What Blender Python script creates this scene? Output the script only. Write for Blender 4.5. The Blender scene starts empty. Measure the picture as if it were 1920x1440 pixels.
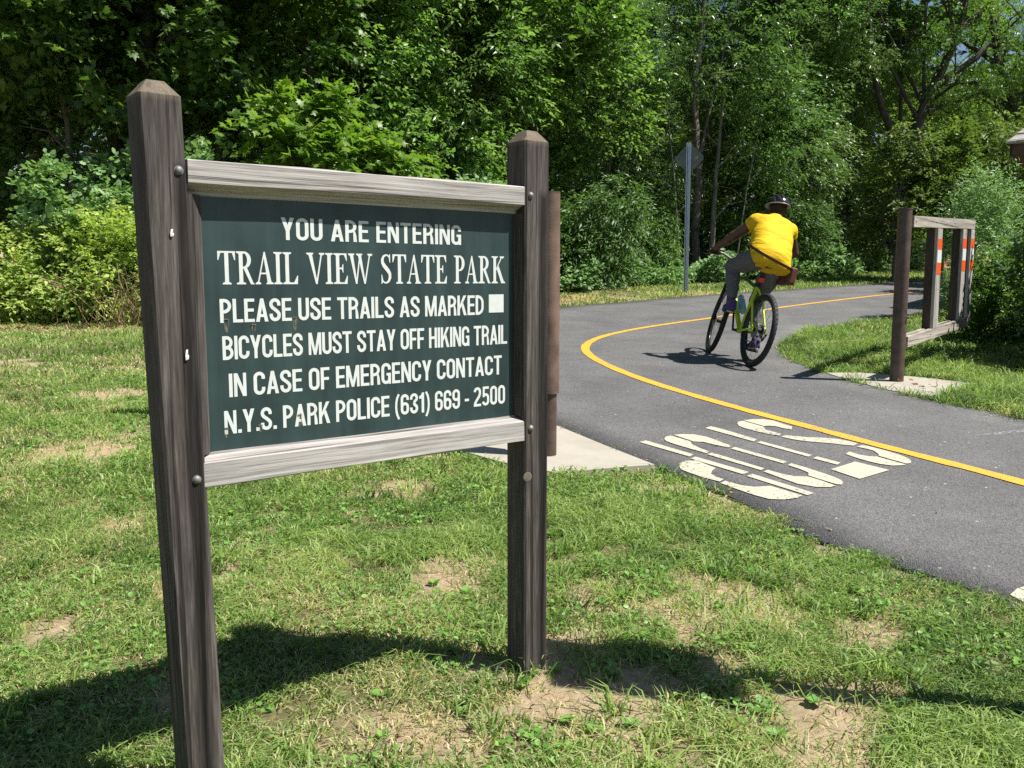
import bpy, bmesh, math, random
import numpy as np
from mathutils import Vector, Matrix
from mathutils.geometry import delaunay_2d_cdt
random.seed(7); RNG = np.random.default_rng(11)
S = bpy.context.scene
COL = S.collection
R = math.radians
# ------------------------------------------------------------------ camera, sky, sun, exposure
cam = bpy.data.cameras.new('camera'); co = bpy.data.objects.new('camera', cam); COL.objects.link(co)
cam.sensor_width = 36; cam.lens = 1660 / 1920 * 36; cam.clip_end = 2000; cam.clip_start = .05
co.location = (0, 0, 1.10); co.rotation_euler = (R(90 - 6.8), 0, 0)
S.camera = co
SUN = Vector((1.22, -.29, 2.02)).normalized()
EL = math.asin(SUN.z); AZ = math.atan2(SUN.x, SUN.y)
W = bpy.data.worlds.new('World'); S.world = W; W.use_nodes = True
nt = W.node_tree; bg = nt.nodes['Background']
sky = nt.nodes.new('ShaderNodeTexSky'); sky.sky_type = 'NISHITA'; sky.sun_disc = False
sky.sun_elevation = EL; sky.sun_rotation = AZ; sky.air_density = 1.0; sky.dust_density = .4; sky.ozone_density = 2.0
nt.links.new(sky.outputs[0], bg.inputs[0]); bg.inputs[1].default_value = .055
sl = bpy.data.lights.new('sun', 'SUN'); sl.energy = 4.9; sl.angle = R(.53); sl.color = (1, .955, .88)
so = bpy.data.objects.new('sun', sl); COL.objects.link(so)
so.rotation_euler = SUN.to_track_quat('Z', 'Y').to_euler()
S.view_settings.view_transform = 'Standard'; S.view_settings.look = 'None'
S.view_settings.exposure = .85; S.view_settings.gamma = 1
try:
    S.cycles.max_bounces = 7; S.cycles.diffuse_bounces = 2; S.cycles.glossy_bounces = 2
    S.cycles.transmission_bounces = 4; S.cycles.caustics_reflective = False; S.cycles.caustics_refractive = False
    S.cycles.use_denoising = False
except Exception: pass

# ------------------------------------------------------------------ helpers
def tag(o, label=None, cat=None, group=None, kind=None):
    if label: o['label'] = label
    if cat: o['category'] = cat
    if group: o['group'] = group
    if kind: o['kind'] = kind
    return o
def empty(name, loc=(0, 0, 0), rot=(0, 0, 0)):
    o = bpy.data.objects.new(name, None); COL.objects.link(o); o.location = loc; o.rotation_euler = rot
    o.empty_display_size = .1
    return o
def link(name, me, mat=None, parent=None):
    o = bpy.data.objects.new(name, me); COL.objects.link(o)
    if mat is not None and not me.materials: me.materials.append(mat)
    if parent: o.parent = parent
    return o
def mesh_np(name, V, F, tint=None, smooth=False):
    """V (n,3); F list of (m,k) int arrays"""
    me = bpy.data.meshes.new(name)
    V = np.ascontiguousarray(V, np.float32)
    me.vertices.add(len(V)); me.vertices.foreach_set('co', V.ravel())
    li = np.concatenate([f.ravel() for f in F]).astype(np.int32)
    cnt = np.concatenate([np.full(len(f), f.shape[1], np.int32) for f in F])
    me.loops.add(len(li)); me.loops.foreach_set('vertex_index', li)
    me.polygons.add(len(cnt))
    st = np.concatenate([[0], np.cumsum(cnt)[:-1]]).astype(np.int32)
    me.polygons.foreach_set('loop_start', st)
    if smooth: me.polygons.foreach_set('use_smooth', np.ones(len(cnt), bool))
    if tint is not None:
        a = me.attributes.new('tint', 'FLOAT', 'POINT'); a.data.foreach_set('value', np.ascontiguousarray(tint, np.float32))
    me.update(calc_edges=True); return me
class MB:
    """collects simple solids into one mesh"""
    def __init__(s): s.v = []; s.f = []; s.sm = []
    def add(s, v, f, sm=False):
        n = len(s.v); s.v += [tuple(p) for p in v]; s.f += [tuple(i + n for i in q) for q in f]; s.sm += [sm] * len(f); return s
    def box(s, x0, x1, y0, y1, z0, z1, M=None):
        v = [Vector((x, y, z)) for z in (z0, z1) for y in (y0, y1) for x in (x0, x1)]
        if M is not None: v = [M @ p for p in v]
        return s.add(v, [(0, 2, 3, 1), (4, 5, 7, 6), (0, 1, 5, 4), (2, 6, 7, 3), (0, 4, 6, 2), (1, 3, 7, 5)])
    def prism(s, prof, x0, x1):           # profile (y,z) ccw, extruded along x
        n = len(prof)
        v = [(x0, y, z) for y, z in prof] + [(x1, y, z) for y, z in prof]
        return s.add(v, [tuple(range(n))[::-1], tuple(range(n, 2 * n))] + [(i, (i + 1) % n, n + (i + 1) % n, n + i) for i in range(n)])
    def tube(s, pts, r, n=10, caps=True, closed=False):
        pts = [Vector(p) for p in pts]; m = len(pts)
        rr = r if isinstance(r, (list, tuple)) else [r] * m
        up = None; rings = []
        for i, p in enumerate(pts):
            if closed: t = pts[(i + 1) % m] - pts[i - 1]
            else: t = pts[min(i + 1, m - 1)] - pts[max(i - 1, 0)]
            t.normalize()
            if up is None: up = Vector((0, 0, 1)) if abs(t.z) < .9 else Vector((1, 0, 0))
            a = t.cross(up); a.normalize(); b = a.cross(t); up = b
            rings.append([p + (a * math.cos(k * 2 * math.pi / n) + b * math.sin(k * 2 * math.pi / n)) * rr[i] for k in range(n)])
        v = [q for g in rings for q in g]; f = []
        for i in range(m if closed else m - 1):
            j = (i + 1) % m
            f += [(i * n + k, i * n + (k + 1) % n, j * n + (k + 1) % n, j * n + k) for k in range(n)]
        s.add(v, f, True)
        if caps and not closed:
            s.add(rings[0], [tuple(range(n))[::-1]]); s.add(rings[-1], [tuple(range(n))])
        return s
    def dome(s, c, nrm, r, h, n=12):
        c = Vector(c); z = Vector(nrm).normalized(); x = z.orthogonal().normalized(); y = z.cross(x)
        v = []
        for k in range(4):
            a = k / 4 * math.pi / 2
            v += [c + (x * math.cos(2 * math.pi * i / n) + y * math.sin(2 * math.pi * i / n)) * r * math.cos(a) + z * h * math.sin(a) for i in range(n)]
        v.append(c + z * h); f = []
        for k in range(3): f += [(k * n + i, k * n + (i + 1) % n, (k + 1) * n + (i + 1) % n, (k + 1) * n + i) for i in range(n)]
        f += [(3 * n + i, 3 * n + (i + 1) % n, 4 * n) for i in range(n)]
        return s.add(v, f, True)
    def build(s, name, mat=None, parent=None, bevel=0):
        me = bpy.data.meshes.new(name); me.from_pydata(s.v, [], s.f)
        me.polygons.foreach_set('use_smooth', s.sm); 
        if bevel:
            bm = bmesh.new(); bm.from_mesh(me)
            bmesh.ops.bevel(bm, geom=[e for e in bm.edges if e.calc_face_angle(0) > .6], offset=bevel, segments=2, affect='EDGES', profile=.6)
            bm.to_mesh(me); bm.free()
        me.update(); return link(name, me, mat, parent)

# ------------------------------------------------------------------ materials
def new_mat(name):
    m = bpy.data.materials.new(name); m.use_nodes = True
    return m, m.node_tree.nodes, m.node_tree.links, m.node_tree.nodes['Principled BSDF']
def N(nodes, typ, **kw):
    n = nodes.new(typ)
    for k, v in kw.items():
        if k.startswith('i_'): n.inputs[k[2:].replace('_', ' ')].default_value = v
        else: setattr(n, k, v)
    return n
def ramp(nodes, stops):
    r = nodes.new('ShaderNodeValToRGB'); e = r.color_ramp.elements
    while len(e) < len(stops): e.new(.5)
    for q, (p, c) in zip(e, stops): q.position = p; q.color = (c + (1,)) if len(c) == 3 else c
    return r
def flat(name, c, rough=.6, metal=0, spec=.4, nscale=0, namt=.15, bump=0, bscale=40):
    m, n, l, b = new_mat(name)
    b.inputs['Roughness'].default_value = rough; b.inputs['Metallic'].default_value = metal
    b.inputs['Specular IOR Level'].default_value = spec
    if nscale:
        tc = N(n, 'ShaderNodeTexCoord'); tx = N(n, 'ShaderNodeTexNoise', i_Scale=nscale, i_Detail=6.0)
        l.new(tc.outputs['Object'], tx.inputs['Vector'])
        r = ramp(n, [(.3, tuple(x * (1 - namt) for x in c)), (.7, tuple(min(1, x * (1 + namt)) for x in c))])
        l.new(tx.outputs[0], r.inputs[0]); l.new(r.outputs[0], b.inputs['Base Color'])
    else: b.inputs['Base Color'].default_value = c + (1,)
    if bump:
        tc = N(n, 'ShaderNodeTexCoord'); tx = N(n, 'ShaderNodeTexNoise', i_Scale=bscale, i_Detail=4.0)
        l.new(tc.outputs['Object'], tx.inputs['Vector'])
        bp = N(n, 'ShaderNodeBump', i_Strength=bump, i_Distance=.01); l.new(tx.outputs[0], bp.inputs['Height']); l.new(bp.outputs[0], b.inputs['Normal'])
    return m
def wood(name, axis, dark, mid, light, stripe=None, fine=90, lichen=0):
    """weathered timber: grain stretched along axis (0 x, 2 z), cracks, blotches"""
    m, n, l, b = new_mat(name)
    tc = N(n, 'ShaderNodeTexCoord'); mp = N(n, 'ShaderNodeMapping')
    sc = [fine * 2.2] * 3; sc[axis] = 9.0 if axis == 2 else 4.0; mp.inputs['Scale'].default_value = sc
    l.new(tc.outputs['Object'], mp.inputs[0])
    wob = N(n, 'ShaderNodeTexNoise', i_Scale=3.0, i_Detail=2.0); l.new(tc.outputs['Object'], wob.inputs['Vector'])
    add = N(n, 'ShaderNodeMixRGB', blend_type='ADD'); add.inputs[0].default_value = 6.0
    l.new(mp.outputs[0], add.inputs[1]); l.new(wob.outputs['Color'], add.inputs[2])
    g = N(n, 'ShaderNodeTexNoise', i_Scale=1.0, i_Detail=8.0, i_Roughness=.65); l.new(add.outputs[0], g.inputs['Vector'])
    r = ramp(n, [(.28, dark), (.5, mid), (.74, light)]); l.new(g.outputs[0], r.inputs[0])
    # wider bands of darker weather
    mp2 = N(n, 'ShaderNodeMapping'); s2 = [16] * 3; s2[axis] = 1.1; mp2.inputs['Scale'].default_value = s2; l.new(tc.outputs['Object'], mp2.inputs[0])
    g2 = N(n, 'ShaderNodeTexNoise', i_Scale=1.0, i_Detail=5.0); l.new(mp2.outputs[0], g2.inputs['Vector'])
    r2 = ramp(n, [(.35, (.55, .55, .55)), (.65, (1.1, 1.08, 1.06))]); l.new(g2.outputs[0], r2.inputs[0])
    mx = N(n, 'ShaderNodeMixRGB', blend_type='MULTIPLY'); mx.inputs[0].default_value = .8
    l.new(r.outputs[0], mx.inputs[1]); l.new(r2.outputs[0], mx.inputs[2]); out = mx.outputs[0]
    # thin checks
    mp3 = N(n, 'ShaderNodeMapping'); s3 = [55] * 3; s3[axis] = .9; mp3.inputs['Scale'].default_value = s3; mp3.inputs['Location'].default_value = (3, 7, 1); l.new(add.outputs[0], mp3.inputs[0]) if False else l.new(tc.outputs['Object'], mp3.inputs[0])
    g3 = N(n, 'ShaderNodeTexNoise', i_Scale=1.0, i_Detail=3.0); l.new(mp3.outputs[0], g3.inputs['Vector'])
    r3 = ramp(n, [(.36, (.16, .15, .14)), (.43, (1, 1, 1))]); l.new(g3.outputs[0], r3.inputs[0])
    mx3 = N(n, 'ShaderNodeMixRGB', blend_type='MULTIPLY'); mx3.inputs[0].default_value = .75
    l.new(out, mx3.inputs[1]); l.new(r3.outputs[0], mx3.inputs[2]); out = mx3.outputs[0]
    if stripe:                                  # stain under the bolts: dark band of given local x, width, along z
        sx = N(n, 'ShaderNodeSeparateXYZ'); l.new(tc.outputs['Object'], sx.inputs[0])
        ad = N(n, 'ShaderNodeMath', operation='MULTIPLY_ADD'); ad.inputs[1].default_value = .012; l.new(wob.outputs[0], ad.inputs[0]); l.new(sx.outputs[0], ad.inputs[2])
        sb = N(n, 'ShaderNodeMath', operation='SUBTRACT'); sb.inputs[1].default_value = stripe[0] + .006; l.new(ad.outputs[0], sb.inputs[0])
        ab = N(n, 'ShaderNodeMath', operation='ABSOLUTE'); l.new(sb.outputs[0], ab.inputs[0])
        mr = N(n, 'ShaderNodeMapRange'); mr.inputs[1].default_value = stripe[1] * .25; mr.inputs[2].default_value = stripe[1]; mr.inputs[3].default_value = .22; mr.inputs[4].default_value = 1; l.new(ab.outputs[0], mr.inputs[0])
        zt = N(n, 'ShaderNodeMapRange'); zt.inputs[1].default_value = stripe[2]; zt.inputs[2].default_value = stripe[2] + .03; l.new(sx.outputs[2], zt.inputs[0])
        mxx = N(n, 'ShaderNodeMath', operation='MAXIMUM'); l.new(mr.outputs[0], mxx.inputs[0]); l.new(zt.outputs[0], mxx.inputs[1])
        m4 = N(n, 'ShaderNodeMixRGB', blend_type='MULTIPLY'); m4.inputs[0].default_value = 1; l.new(out, m4.inputs[1]); l.new(mxx.outputs[0], m4.inputs[2]); out = m4.outputs[0]
    if lichen:                                  # paler, tan weathering over the cut top
        sx = N(n, 'ShaderNodeSeparateXYZ'); l.new(tc.outputs['Object'], sx.inputs[0])
        zt = N(n, 'ShaderNodeMapRange'); zt.inputs[1].default_value = lichen - .012; zt.inputs[2].default_value = lichen + .004; l.new(sx.outputs[2], zt.inputs[0])
        m5 = N(n, 'ShaderNodeMixRGB'); m5.inputs[2].default_value = (.24, .19, .125, 1)
        ml = N(n, 'ShaderNodeMath', operation='MULTIPLY'); l.new(zt.outputs[0], ml.inputs[0]); l.new(g2.outputs[0], ml.inputs[1])
        l.new(ml.outputs[0], m5.inputs[0]); l.new(out, m5.inputs[1]); out = m5.outputs[0]
    l.new(out, b.inputs['Base Color']); b.inputs['Roughness'].default_value = .82; b.inputs['Specular IOR Level'].default_value = .25
    sm = N(n, 'ShaderNodeMath', operation='ADD'); l.new(g.outputs[0], sm.inputs[0]); l.new(r3.outputs[0], sm.inputs[1])
    bp = N(n, 'ShaderNodeBump', i_Strength=.55, i_Distance=.0025); l.new(sm.outputs[0], bp.inputs['Height']); l.new(bp.outputs[0], b.inputs['Normal'])
    return m
def leafmat(name, stops, trans=.35, rough=.45, spec=.35, objvar=.25):
    """leaf: tint attribute picks the green, light comes through"""
    m, n, l, b = new_mat(name); out = n['Material Output']
    at = N(n, 'ShaderNodeAttribute', attribute_name='tint')
    oi = N(n, 'ShaderNodeObjectInfo')
    ma = N(n, 'ShaderNodeMath', operation='MULTIPLY_ADD'); ma.inputs[1].default_value = objvar; l.new(oi.outputs['Random'], ma.inputs[0]); l.new(at.outputs['Fac'], ma.inputs[2])
    sb = N(n, 'ShaderNodeMath', operation='SUBTRACT'); sb.inputs[1].default_value = objvar * .5; l.new(ma.outputs[0], sb.inputs[0])
    r = ramp(n, stops); l.new(sb.outputs[0], r.inputs[0])
    l.new(r.outputs[0], b.inputs['Base Color']); b.inputs['Roughness'].default_value = rough; b.inputs['Specular IOR Level'].default_value = spec
    t = N(n, 'ShaderNodeBsdfTranslucent')
    br = N(n, 'ShaderNodeMixRGB', blend_type='MULTIPLY'); br.inputs[0].default_value = 1; br.inputs[2].default_value = (1.45, 1.6, .8, 1)
    l.new(r.outputs[0], br.inputs[1]); l.new(br.outputs[0], t.inputs[0])
    mx = N(n, 'ShaderNodeMixShader'); mx.inputs[0].default_value = trans
    l.new(b.outputs[0], mx.inputs[1]); l.new(t.outputs[0], mx.inputs[2]); l.new(mx.outputs[0], out.inputs[0])
    return m

M_post = wood('post_timber', 2, (.036, .029, .026), (.088, .075, .069), (.18, .165, .155), stripe=(.061, .021, 1.30), lichen=1.452)
M_rail = wood('rail_timber', 0, (.17, .155, .145), (.43, .41, .39), (.60, .58, .56), fine=80)
M_lum = wood('barrier_board', 2, (.26, .24, .21), (.42, .40, .37), (.55, .53, .50), fine=60)
M_lumx = wood('barrier_rail', 0, (.26, .23, .19), (.42, .38, .33), (.55, .51, .46), fine=60)
M_dkslat = wood('shaded_brown_slat_side', 2, (.05, .036, .028), (.075, .055, .043), (.11, .085, .07), fine=50)  # brown darkened further: shade on the slat sides is put into the colour
M_pipe = flat('brown_pipe_paint', (.085, .058, .045), .55, 0, .4, 14, .35, .15, 120)
M_pipe2 = flat('faded_brown_pipe_paint', (.15, .098, .074), .6, 0, .35, 7, .45, .15, 120)
M_steel = flat('dull_steel', (.23, .225, .22), .6, .55, .5, 60, .3)
M_galv = flat('galvanised_steel', (.42, .48, .56), .32, .9, .5, 30, .15)
M_black = flat('black_rubber', (.018, .018, .019), .65, 0, .4, 0)
M_blackg = flat('black_gloss', (.015, .015, .017), .25, 0, .5)
M_cream = None
def paint(name, c, wear=(.1, .1, .11), thr=.36, sc=60):
    m, n, l, b = new_mat(name)
    tc = N(n, 'ShaderNodeTexCoord'); tx = N(n, 'ShaderNodeTexNoise', i_Scale=sc, i_Detail=5.0); l.new(tc.outputs['Object'], tx.inputs['Vector'])
    t2 = N(n, 'ShaderNodeTexNoise', i_Scale=2.2, i_Detail=2.0); l.new(tc.outputs['Object'], t2.inputs['Vector'])
    ad = N(n, 'ShaderNodeMath', operation='MULTIPLY_ADD'); ad.inputs[1].default_value = .35; l.new(t2.outputs[0], ad.inputs[0]); l.new(tx.outputs[0], ad.inputs[2])
    r = ramp(n, [(thr + .10, wear), (thr + .16, tuple(x * .93 for x in c)), (.8, c)]); l.new(ad.outputs[0], r.inputs[0])
    l.new(r.outputs[0], b.inputs['Base Color']); b.inputs['Roughness'].default_value = .7
    bp = N(n, 'ShaderNodeBump', i_Strength=.4, i_Distance=.003)
    tx2 = N(n, 'ShaderNodeTexNoise', i_Scale=170.0); l.new(tc.outputs['Object'], tx2.inputs['Vector']); l.new(tx2.outputs[0], bp.inputs['Height']); l.new(bp.outputs[0], b.inputs['Normal'])
    return m
M_stop = paint('cream_road_paint', (.46, .435, .335), thr=.405)
M_yel = paint('yellow_road_paint', (.66, .345, .03), thr=.40)
def asphalt():
    m, n, l, b = new_mat('asphalt')
    tc = N(n, 'ShaderNodeTexCoord')
    a = N(n, 'ShaderNodeTexNoise', i_Scale=1.3, i_Detail=7.0, i_Roughness=.65); l.new(tc.outputs['Object'], a.inputs['Vector'])
    r = ramp(n, [(.3, (.088, .087, .088)), (.7, (.145, .142, .141))]); l.new(a.outputs[0], r.inputs[0])
    v = N(n, 'ShaderNodeTexVoronoi', i_Scale=190.0); l.new(tc.outputs['Object'], v.inputs['Vector'])
    r2 = ramp(n, [(.0, (.25, .25, .25)), (.45, (.95, .95, .95)), (.9, (1.8, 1.8, 1.8))]); l.new(v.outputs['Color'], r2.inputs[0])
    mx = N(n, 'ShaderNodeMixRGB', blend_type='MULTIPLY'); mx.inputs[0].default_value = .75; l.new(r.outputs[0], mx.inputs[1]); l.new(r2.outputs[0], mx.inputs[2])
    w = N(n, 'ShaderNodeTexVoronoi', i_Scale=48.0); l.new(tc.outputs['Object'], w.inputs['Vector'])
    r3 = ramp(n, [(.90, (0, 0, 0)), (.93, (1, 1, 1))]); l.new(w.outputs['Color'], r3.inputs[0])
    r4 = ramp(n, [(.24, (1, 1, 1)), (.34, (0, 0, 0))]); l.new(w.outputs['Distance'], r4.inputs[0])
    mm = N(n, 'ShaderNodeMixRGB', blend_type='MULTIPLY'); mm.inputs[0].default_value = 1; l.new(r3.outputs[0], mm.inputs[1]); l.new(r4.outputs[0], mm.inputs[2])
    m2 = N(n, 'ShaderNodeMixRGB'); m2.inputs[2].default_value = (.50, .49, .46, 1); l.new(mm.outputs[0], m2.inputs[0]); l.new(mx.outputs[0], m2.inputs[1])
    l.new(m2.outputs[0], b.inputs['Base Color']); b.inputs['Roughness'].default_value = .85; b.inputs['Specular IOR Level'].default_value = .3
    bp = N(n, 'ShaderNodeBump', i_Strength=.6, i_Distance=.006); l.new(v.outputs['Distance'], bp.inputs['Height']); l.new(bp.outputs[0], b.inputs['Normal'])
    return m
M_asph = asphalt()
def concrete():
    m, n, l, b = new_mat('concrete')
    tc = N(n, 'ShaderNodeTexCoord')
    a = N(n, 'ShaderNodeTexNoise', i_Scale=5.0, i_Detail=7.0, i_Roughness=.7); l.new(tc.outputs['Object'], a.inputs['Vector'])
    r = ramp(n, [(.3, (.31, .285, .235)), (.7, (.39, .36, .305))]); l.new(a.outputs[0], r.inputs[0])
    l.new(r.outputs[0], b.inputs['Base Color']); b.inputs['Roughness'].default_value = .9
    f = N(n, 'ShaderNodeTexNoise', i_Scale=160.0, i_Detail=2.0); l.new(tc.outputs['Object'], f.inputs['Vector'])
    bp = N(n, 'ShaderNodeBump', i_Strength=.3, i_Distance=.003); l.new(f.outputs[0], bp.inputs['Height']); l.new(bp.outputs[0], b.inputs['Normal'])
    return m
M_conc = concrete()
def groundmat():
    m, n, l, b = new_mat('soil_and_turf')
    tc = N(n, 'ShaderNodeTexCoord'); at = N(n, 'ShaderNodeAttribute', attribute_name='tint')   # 0 turf, 1 bare soil, 2 red leaf litter
    a = N(n, 'ShaderNodeTexNoise', i_Scale=35.0, i_Detail=8.0, i_Roughness=.75); l.new(tc.outputs['Object'], a.inputs['Vector'])
    turf = ramp(n, [(.3, (.07, .075, .03)), (.55, (.15, .145, .065)), (.75, (.26, .22, .12))]); l.new(a.outputs[0], turf.inputs[0])
    soil = ramp(n, [(.28, (.25, .18, .115)), (.55, (.42, .32, .215)), (.75, (.52, .42, .30))]); l.new(a.outputs[0], soil.inputs[0])
    red = ramp(n, [(.3, (.13, .065, .035)), (.55, (.26, .14, .08)), (.75, (.38, .25, .16))]); l.new(a.outputs[0], red.inputs[0])
    c1 = N(n, 'ShaderNodeClamp'); l.new(at.outputs['Fac'], c1.inputs[0])
    m1 = N(n, 'ShaderNodeMixRGB'); l.new(c1.outputs[0], m1.inputs[0]); l.new(turf.outputs[0], m1.inputs[1]); l.new(soil.outputs[0], m1.inputs[2])
    s2 = N(n, 'ShaderNodeMath', operation='SUBTRACT'); s2.inputs[1].default_value = 1; s2.use_clamp = True; l.new(at.outputs['Fac'], s2.inputs[0])
    m2 = N(n, 'ShaderNodeMixRGB'); l.new(s2.outputs[0], m2.inputs[0]); l.new(m1.outputs[0], m2.inputs[1]); l.new(red.outputs[0], m2.inputs[2])
    l.new(m2.outputs[0], b.inputs['Base Color']); b.inputs['Roughness'].default_value = .95; b.inputs['Specular IOR Level'].default_value = .1
    bp = N(n, 'ShaderNodeBump', i_Strength=.8, i_Distance=.02); l.new(a.outputs[0], bp.inputs['Height']); l.new(bp.outputs[0], b.inputs['Normal'])
    return m
M_ground = groundmat()
def bark(name, c0, c1):
    m, n, l, b = new_mat(name)
    tc = N(n, 'ShaderNodeTexCoord'); mp = N(n, 'ShaderNodeMapping'); mp.inputs['Scale'].default_value = (22, 22, 4); l.new(tc.outputs['Object'], mp.inputs[0])
    a = N(n, 'ShaderNodeTexNoise', i_Scale=1.0, i_Detail=7.0, i_Roughness=.7); l.new(mp.outputs[0], a.inputs['Vector'])
    r = ramp(n, [(.35, c0), (.68, c1)]); l.new(a.outputs[0], r.inputs[0]); l.new(r.outputs[0], b.inputs['Base Color']); b.inputs['Roughness'].default_value = .9
    bp = N(n, 'ShaderNodeBump', i_Strength=.9, i_Distance=.03); l.new(a.outputs[0], bp.inputs['Height']); l.new(bp.outputs[0], b.inputs['Normal'])
    return m
M_bark = bark('dark_bark', (.025, .02, .016), (.10, .085, .07))
M_barkg = bark('grey_bark', (.07, .06, .05), (.24, .21, .18))

# ------------------------------------------------------------------ terrain
def T(y):
    y = np.asarray(y, float)
    z = .044 * (y - 2.4) + .0016 * np.maximum(0, y - 13) ** 2
    zc = .044 * 31.6 + .0016 * 21 ** 2
    return np.where(y > 34, zc + (y - 34) * .02, np.where(y < -12, .044 * -14.4, z))
CENTRE = [(3.9, -8), (3.75, -3), (3.5, 0), (3.22, 2), (2.88, 3.3), (2.52, 4.27), (2.13, 5.04), (1.86, 5.64), (1.64, 6.1), (1.24, 7.07), (.95, 8.05), (.78, 9.08), (.80, 9.89), (1.04, 10.74), (1.54, 11.62), (2.18, 12.45), (3.1, 13.5), (4.64, 15.4), (6.75, 17.5), (8.02, 18.6), (11, 20.8), (15, 23.2), (22, 26)]
OUTER = [(2.3, -8), (2.3, -3), (2.25, 0), (2.1, 1.6), (1.80, 2.45), (1.63, 2.80), (1.60, 2.93), (1.50, 3.07), (1.37, 3.25), (1.26, 3.38), (1.19, 3.55), (1.13, 3.82), (.98, 4.15), (.77, 4.58), (.53, 5.06), (.29, 5.59), (-.2, 6.6), (-.65, 7.8), (-.9, 9.2), (-.9, 10.8), (-.6, 12.6), (.0, 14.3), (.84, 15.57), (1.87, 16.36), (3.69, 18.12), (6.46, 19.98), (9.5, 22.05), (13.5, 24.9), (20, 28.5)]
INNER = [(5.6, -8), (5.4, -3), (5.1, 0), (4.6, 2.3), (4.05, 4.2), (3.42, 5.85), (3.2, 6.3), (3.05, 6.7), (2.93, 7.2), (2.77, 7.89), (2.74, 8.61), (2.86, 9.5), (3.15, 10.25), (3.99, 11.62), (4.87, 12.64), (5.9, 13.5), (7.6, 15.2), (9.5, 16.7), (12.5, 18.6), (17, 20.6), (23, 23)]
def resample(P, n, sm=2):
    P = np.array(P, float)
    for _ in range(sm):   # chaikin
        Q = np.empty((2 * len(P) - 2, 2)); Q[0::2] = .75 * P[:-1] + .25 * P[1:]; Q[1::2] = .25 * P[:-1] + .75 * P[1:]
        P = np.vstack([P[:1], Q, P[-1:]])
    d = np.concatenate([[0], np.cumsum(np.linalg.norm(np.diff(P, axis=0), axis=1))])
    t = np.linspace(0, d[-1], n)
    return np.stack([np.interp(t, d, P[:, 0]), np.interp(t, d, P[:, 1])], 1)
def inpoly(x, y, P):
    P = np.asarray(P); c = np.zeros(np.shape(x), bool); j = len(P) - 1
    for i in range(len(P)):
        xi, yi = P[i]; xj, yj = P[j]
        if yi != yj: c ^= ((yi > y) != (yj > y)) & (x < (xj - xi) * (y - yi) / (yj - yi) + xi)
        j = i
    return c
def hsh(i, j, s):
    h = np.sin(i * 127.1 + j * 311.7 + s * 74.7) * 43758.5453; return h - np.floor(h)
def vnoise(x, y, s=0):
    xi = np.floor(x); yi = np.floor(y); fx = x - xi; fy = y - yi; fx = fx * fx * (3 - 2 * fx); fy = fy * fy * (3 - 2 * fy)
    return (hsh(xi, yi, s) * (1 - fx) + hsh(xi + 1, yi, s) * fx) * (1 - fy) + (hsh(xi, yi + 1, s) * (1 - fx) + hsh(xi + 1, yi + 1, s) * fx) * fy
def vnoise3(p, s=0):
    z = p[:, 2]; zi = np.floor(z); f = z - zi; f = f * f * (3 - 2 * f)
    return vnoise(p[:, 0] + zi * 17.3, p[:, 1] + zi * 9.1, s) * (1 - f) + vnoise(p[:, 0] + (zi + 1) * 17.3, p[:, 1] + (zi + 1) * 9.1, s) * f
PATHPOLY = np.vstack([resample(OUTER, 160), resample(INNER, 160)[::-1]])
LPAD = [(-.30, 5.22), (.29, 5.59), (.53, 5.06), (.755, 4.60), (.22, 4.44), (-.06, 4.66), (-.32, 4.95)]
RPAD = [(2.80, 7.86), (3.10, 7.86), (3.5, 7.62), (3.85, 7.25), (3.15, 6.60), (2.98, 6.95), (2.86, 7.4)]
EDGE = np.array([(-40, 9), (-16, 11), (-9, 12.6), (-6.9, 13.2), (-5.2, 12.9), (-3.5, 14.5), (-1.5, 17.0), (1.06, 19.4), (2.9, 21.3), (4.5, 22.3), (8.3, 24.4), (11, 26.5), (16, 29), (40, 33)])
def edgey(x): return np.interp(x, EDGE[:, 0], EDGE[:, 1])
SOIL = [(-1.65, 3.67, .13), (-1.43, 2.62, .13), (-3.13, 6.87, .28), (-.57, 4.2, .22), (.25, 2.86, .15), (.55, 2.71, .14), (.83, 2.80, .17), (.88, 2.16, .17), (.75, 1.95, .13), (1.08, 2.62, .12), (.66, 2.95, .10), (.12, 2.16, .12), (-.12, 1.98, .11), (.26, 1.96, .10), (.97, 2.24, .10), (.98, 2.95, .12), (-.3, 2.06, .09), (1.42, 3.2, .10), (1.22, 3.32, .12), (.74, 4.62, .1), (.23, 2.58, .1), (-.2, 3.1, .2), (.05, 2.42, .14), (.06, 2.29, .12), (-1.1, 3.1, .15), (-2.4, 5.0, .3), (.35, 2.25, .12), (-1.9, 2.9, .12), (-.85, 2.2, .12)]
def soil(x, y):
    s = np.zeros(np.shape(x))
    wob = .30 + .9 * vnoise(x * 5, y * 5, 3) + .75 * vnoise(x * 15, y * 15, 13)
    for cx, cy, r in SOIL: s = np.maximum(s, 1.25 - np.hypot(x - cx, (y - cy) * .8) / (r * wob))
    s = np.maximum(s, (vnoise(x * 1.7, y * 1.7, 5) * .6 + vnoise(x * 5, y * 5, 6) * .4 - .69) * 5)
    return np.clip(s * 1.6, 0, 1)
def bump(x, y): return (vnoise(x * .9, y * .9, 1) - .5) * .05 + (vnoise(x * 3, y * 3, 2) - .5) * .02
PB = PATHPOLY[::3]
def pathdist(x, y):
    d = np.full(np.shape(x), 9.)
    for P in (resample(OUTER, 120), resample(INNER, 120)):
        for i in range(len(P) - 1):
            a = P[i]; b = P[i + 1]; ab = b - a; t = np.clip(((x - a[0]) * ab[0] + (y - a[1]) * ab[1]) / (ab @ ab), 0, 1)
            d = np.minimum(d, np.hypot(x - a[0] - t * ab[0], y - a[1] - t * ab[1]))
    return d
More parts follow.
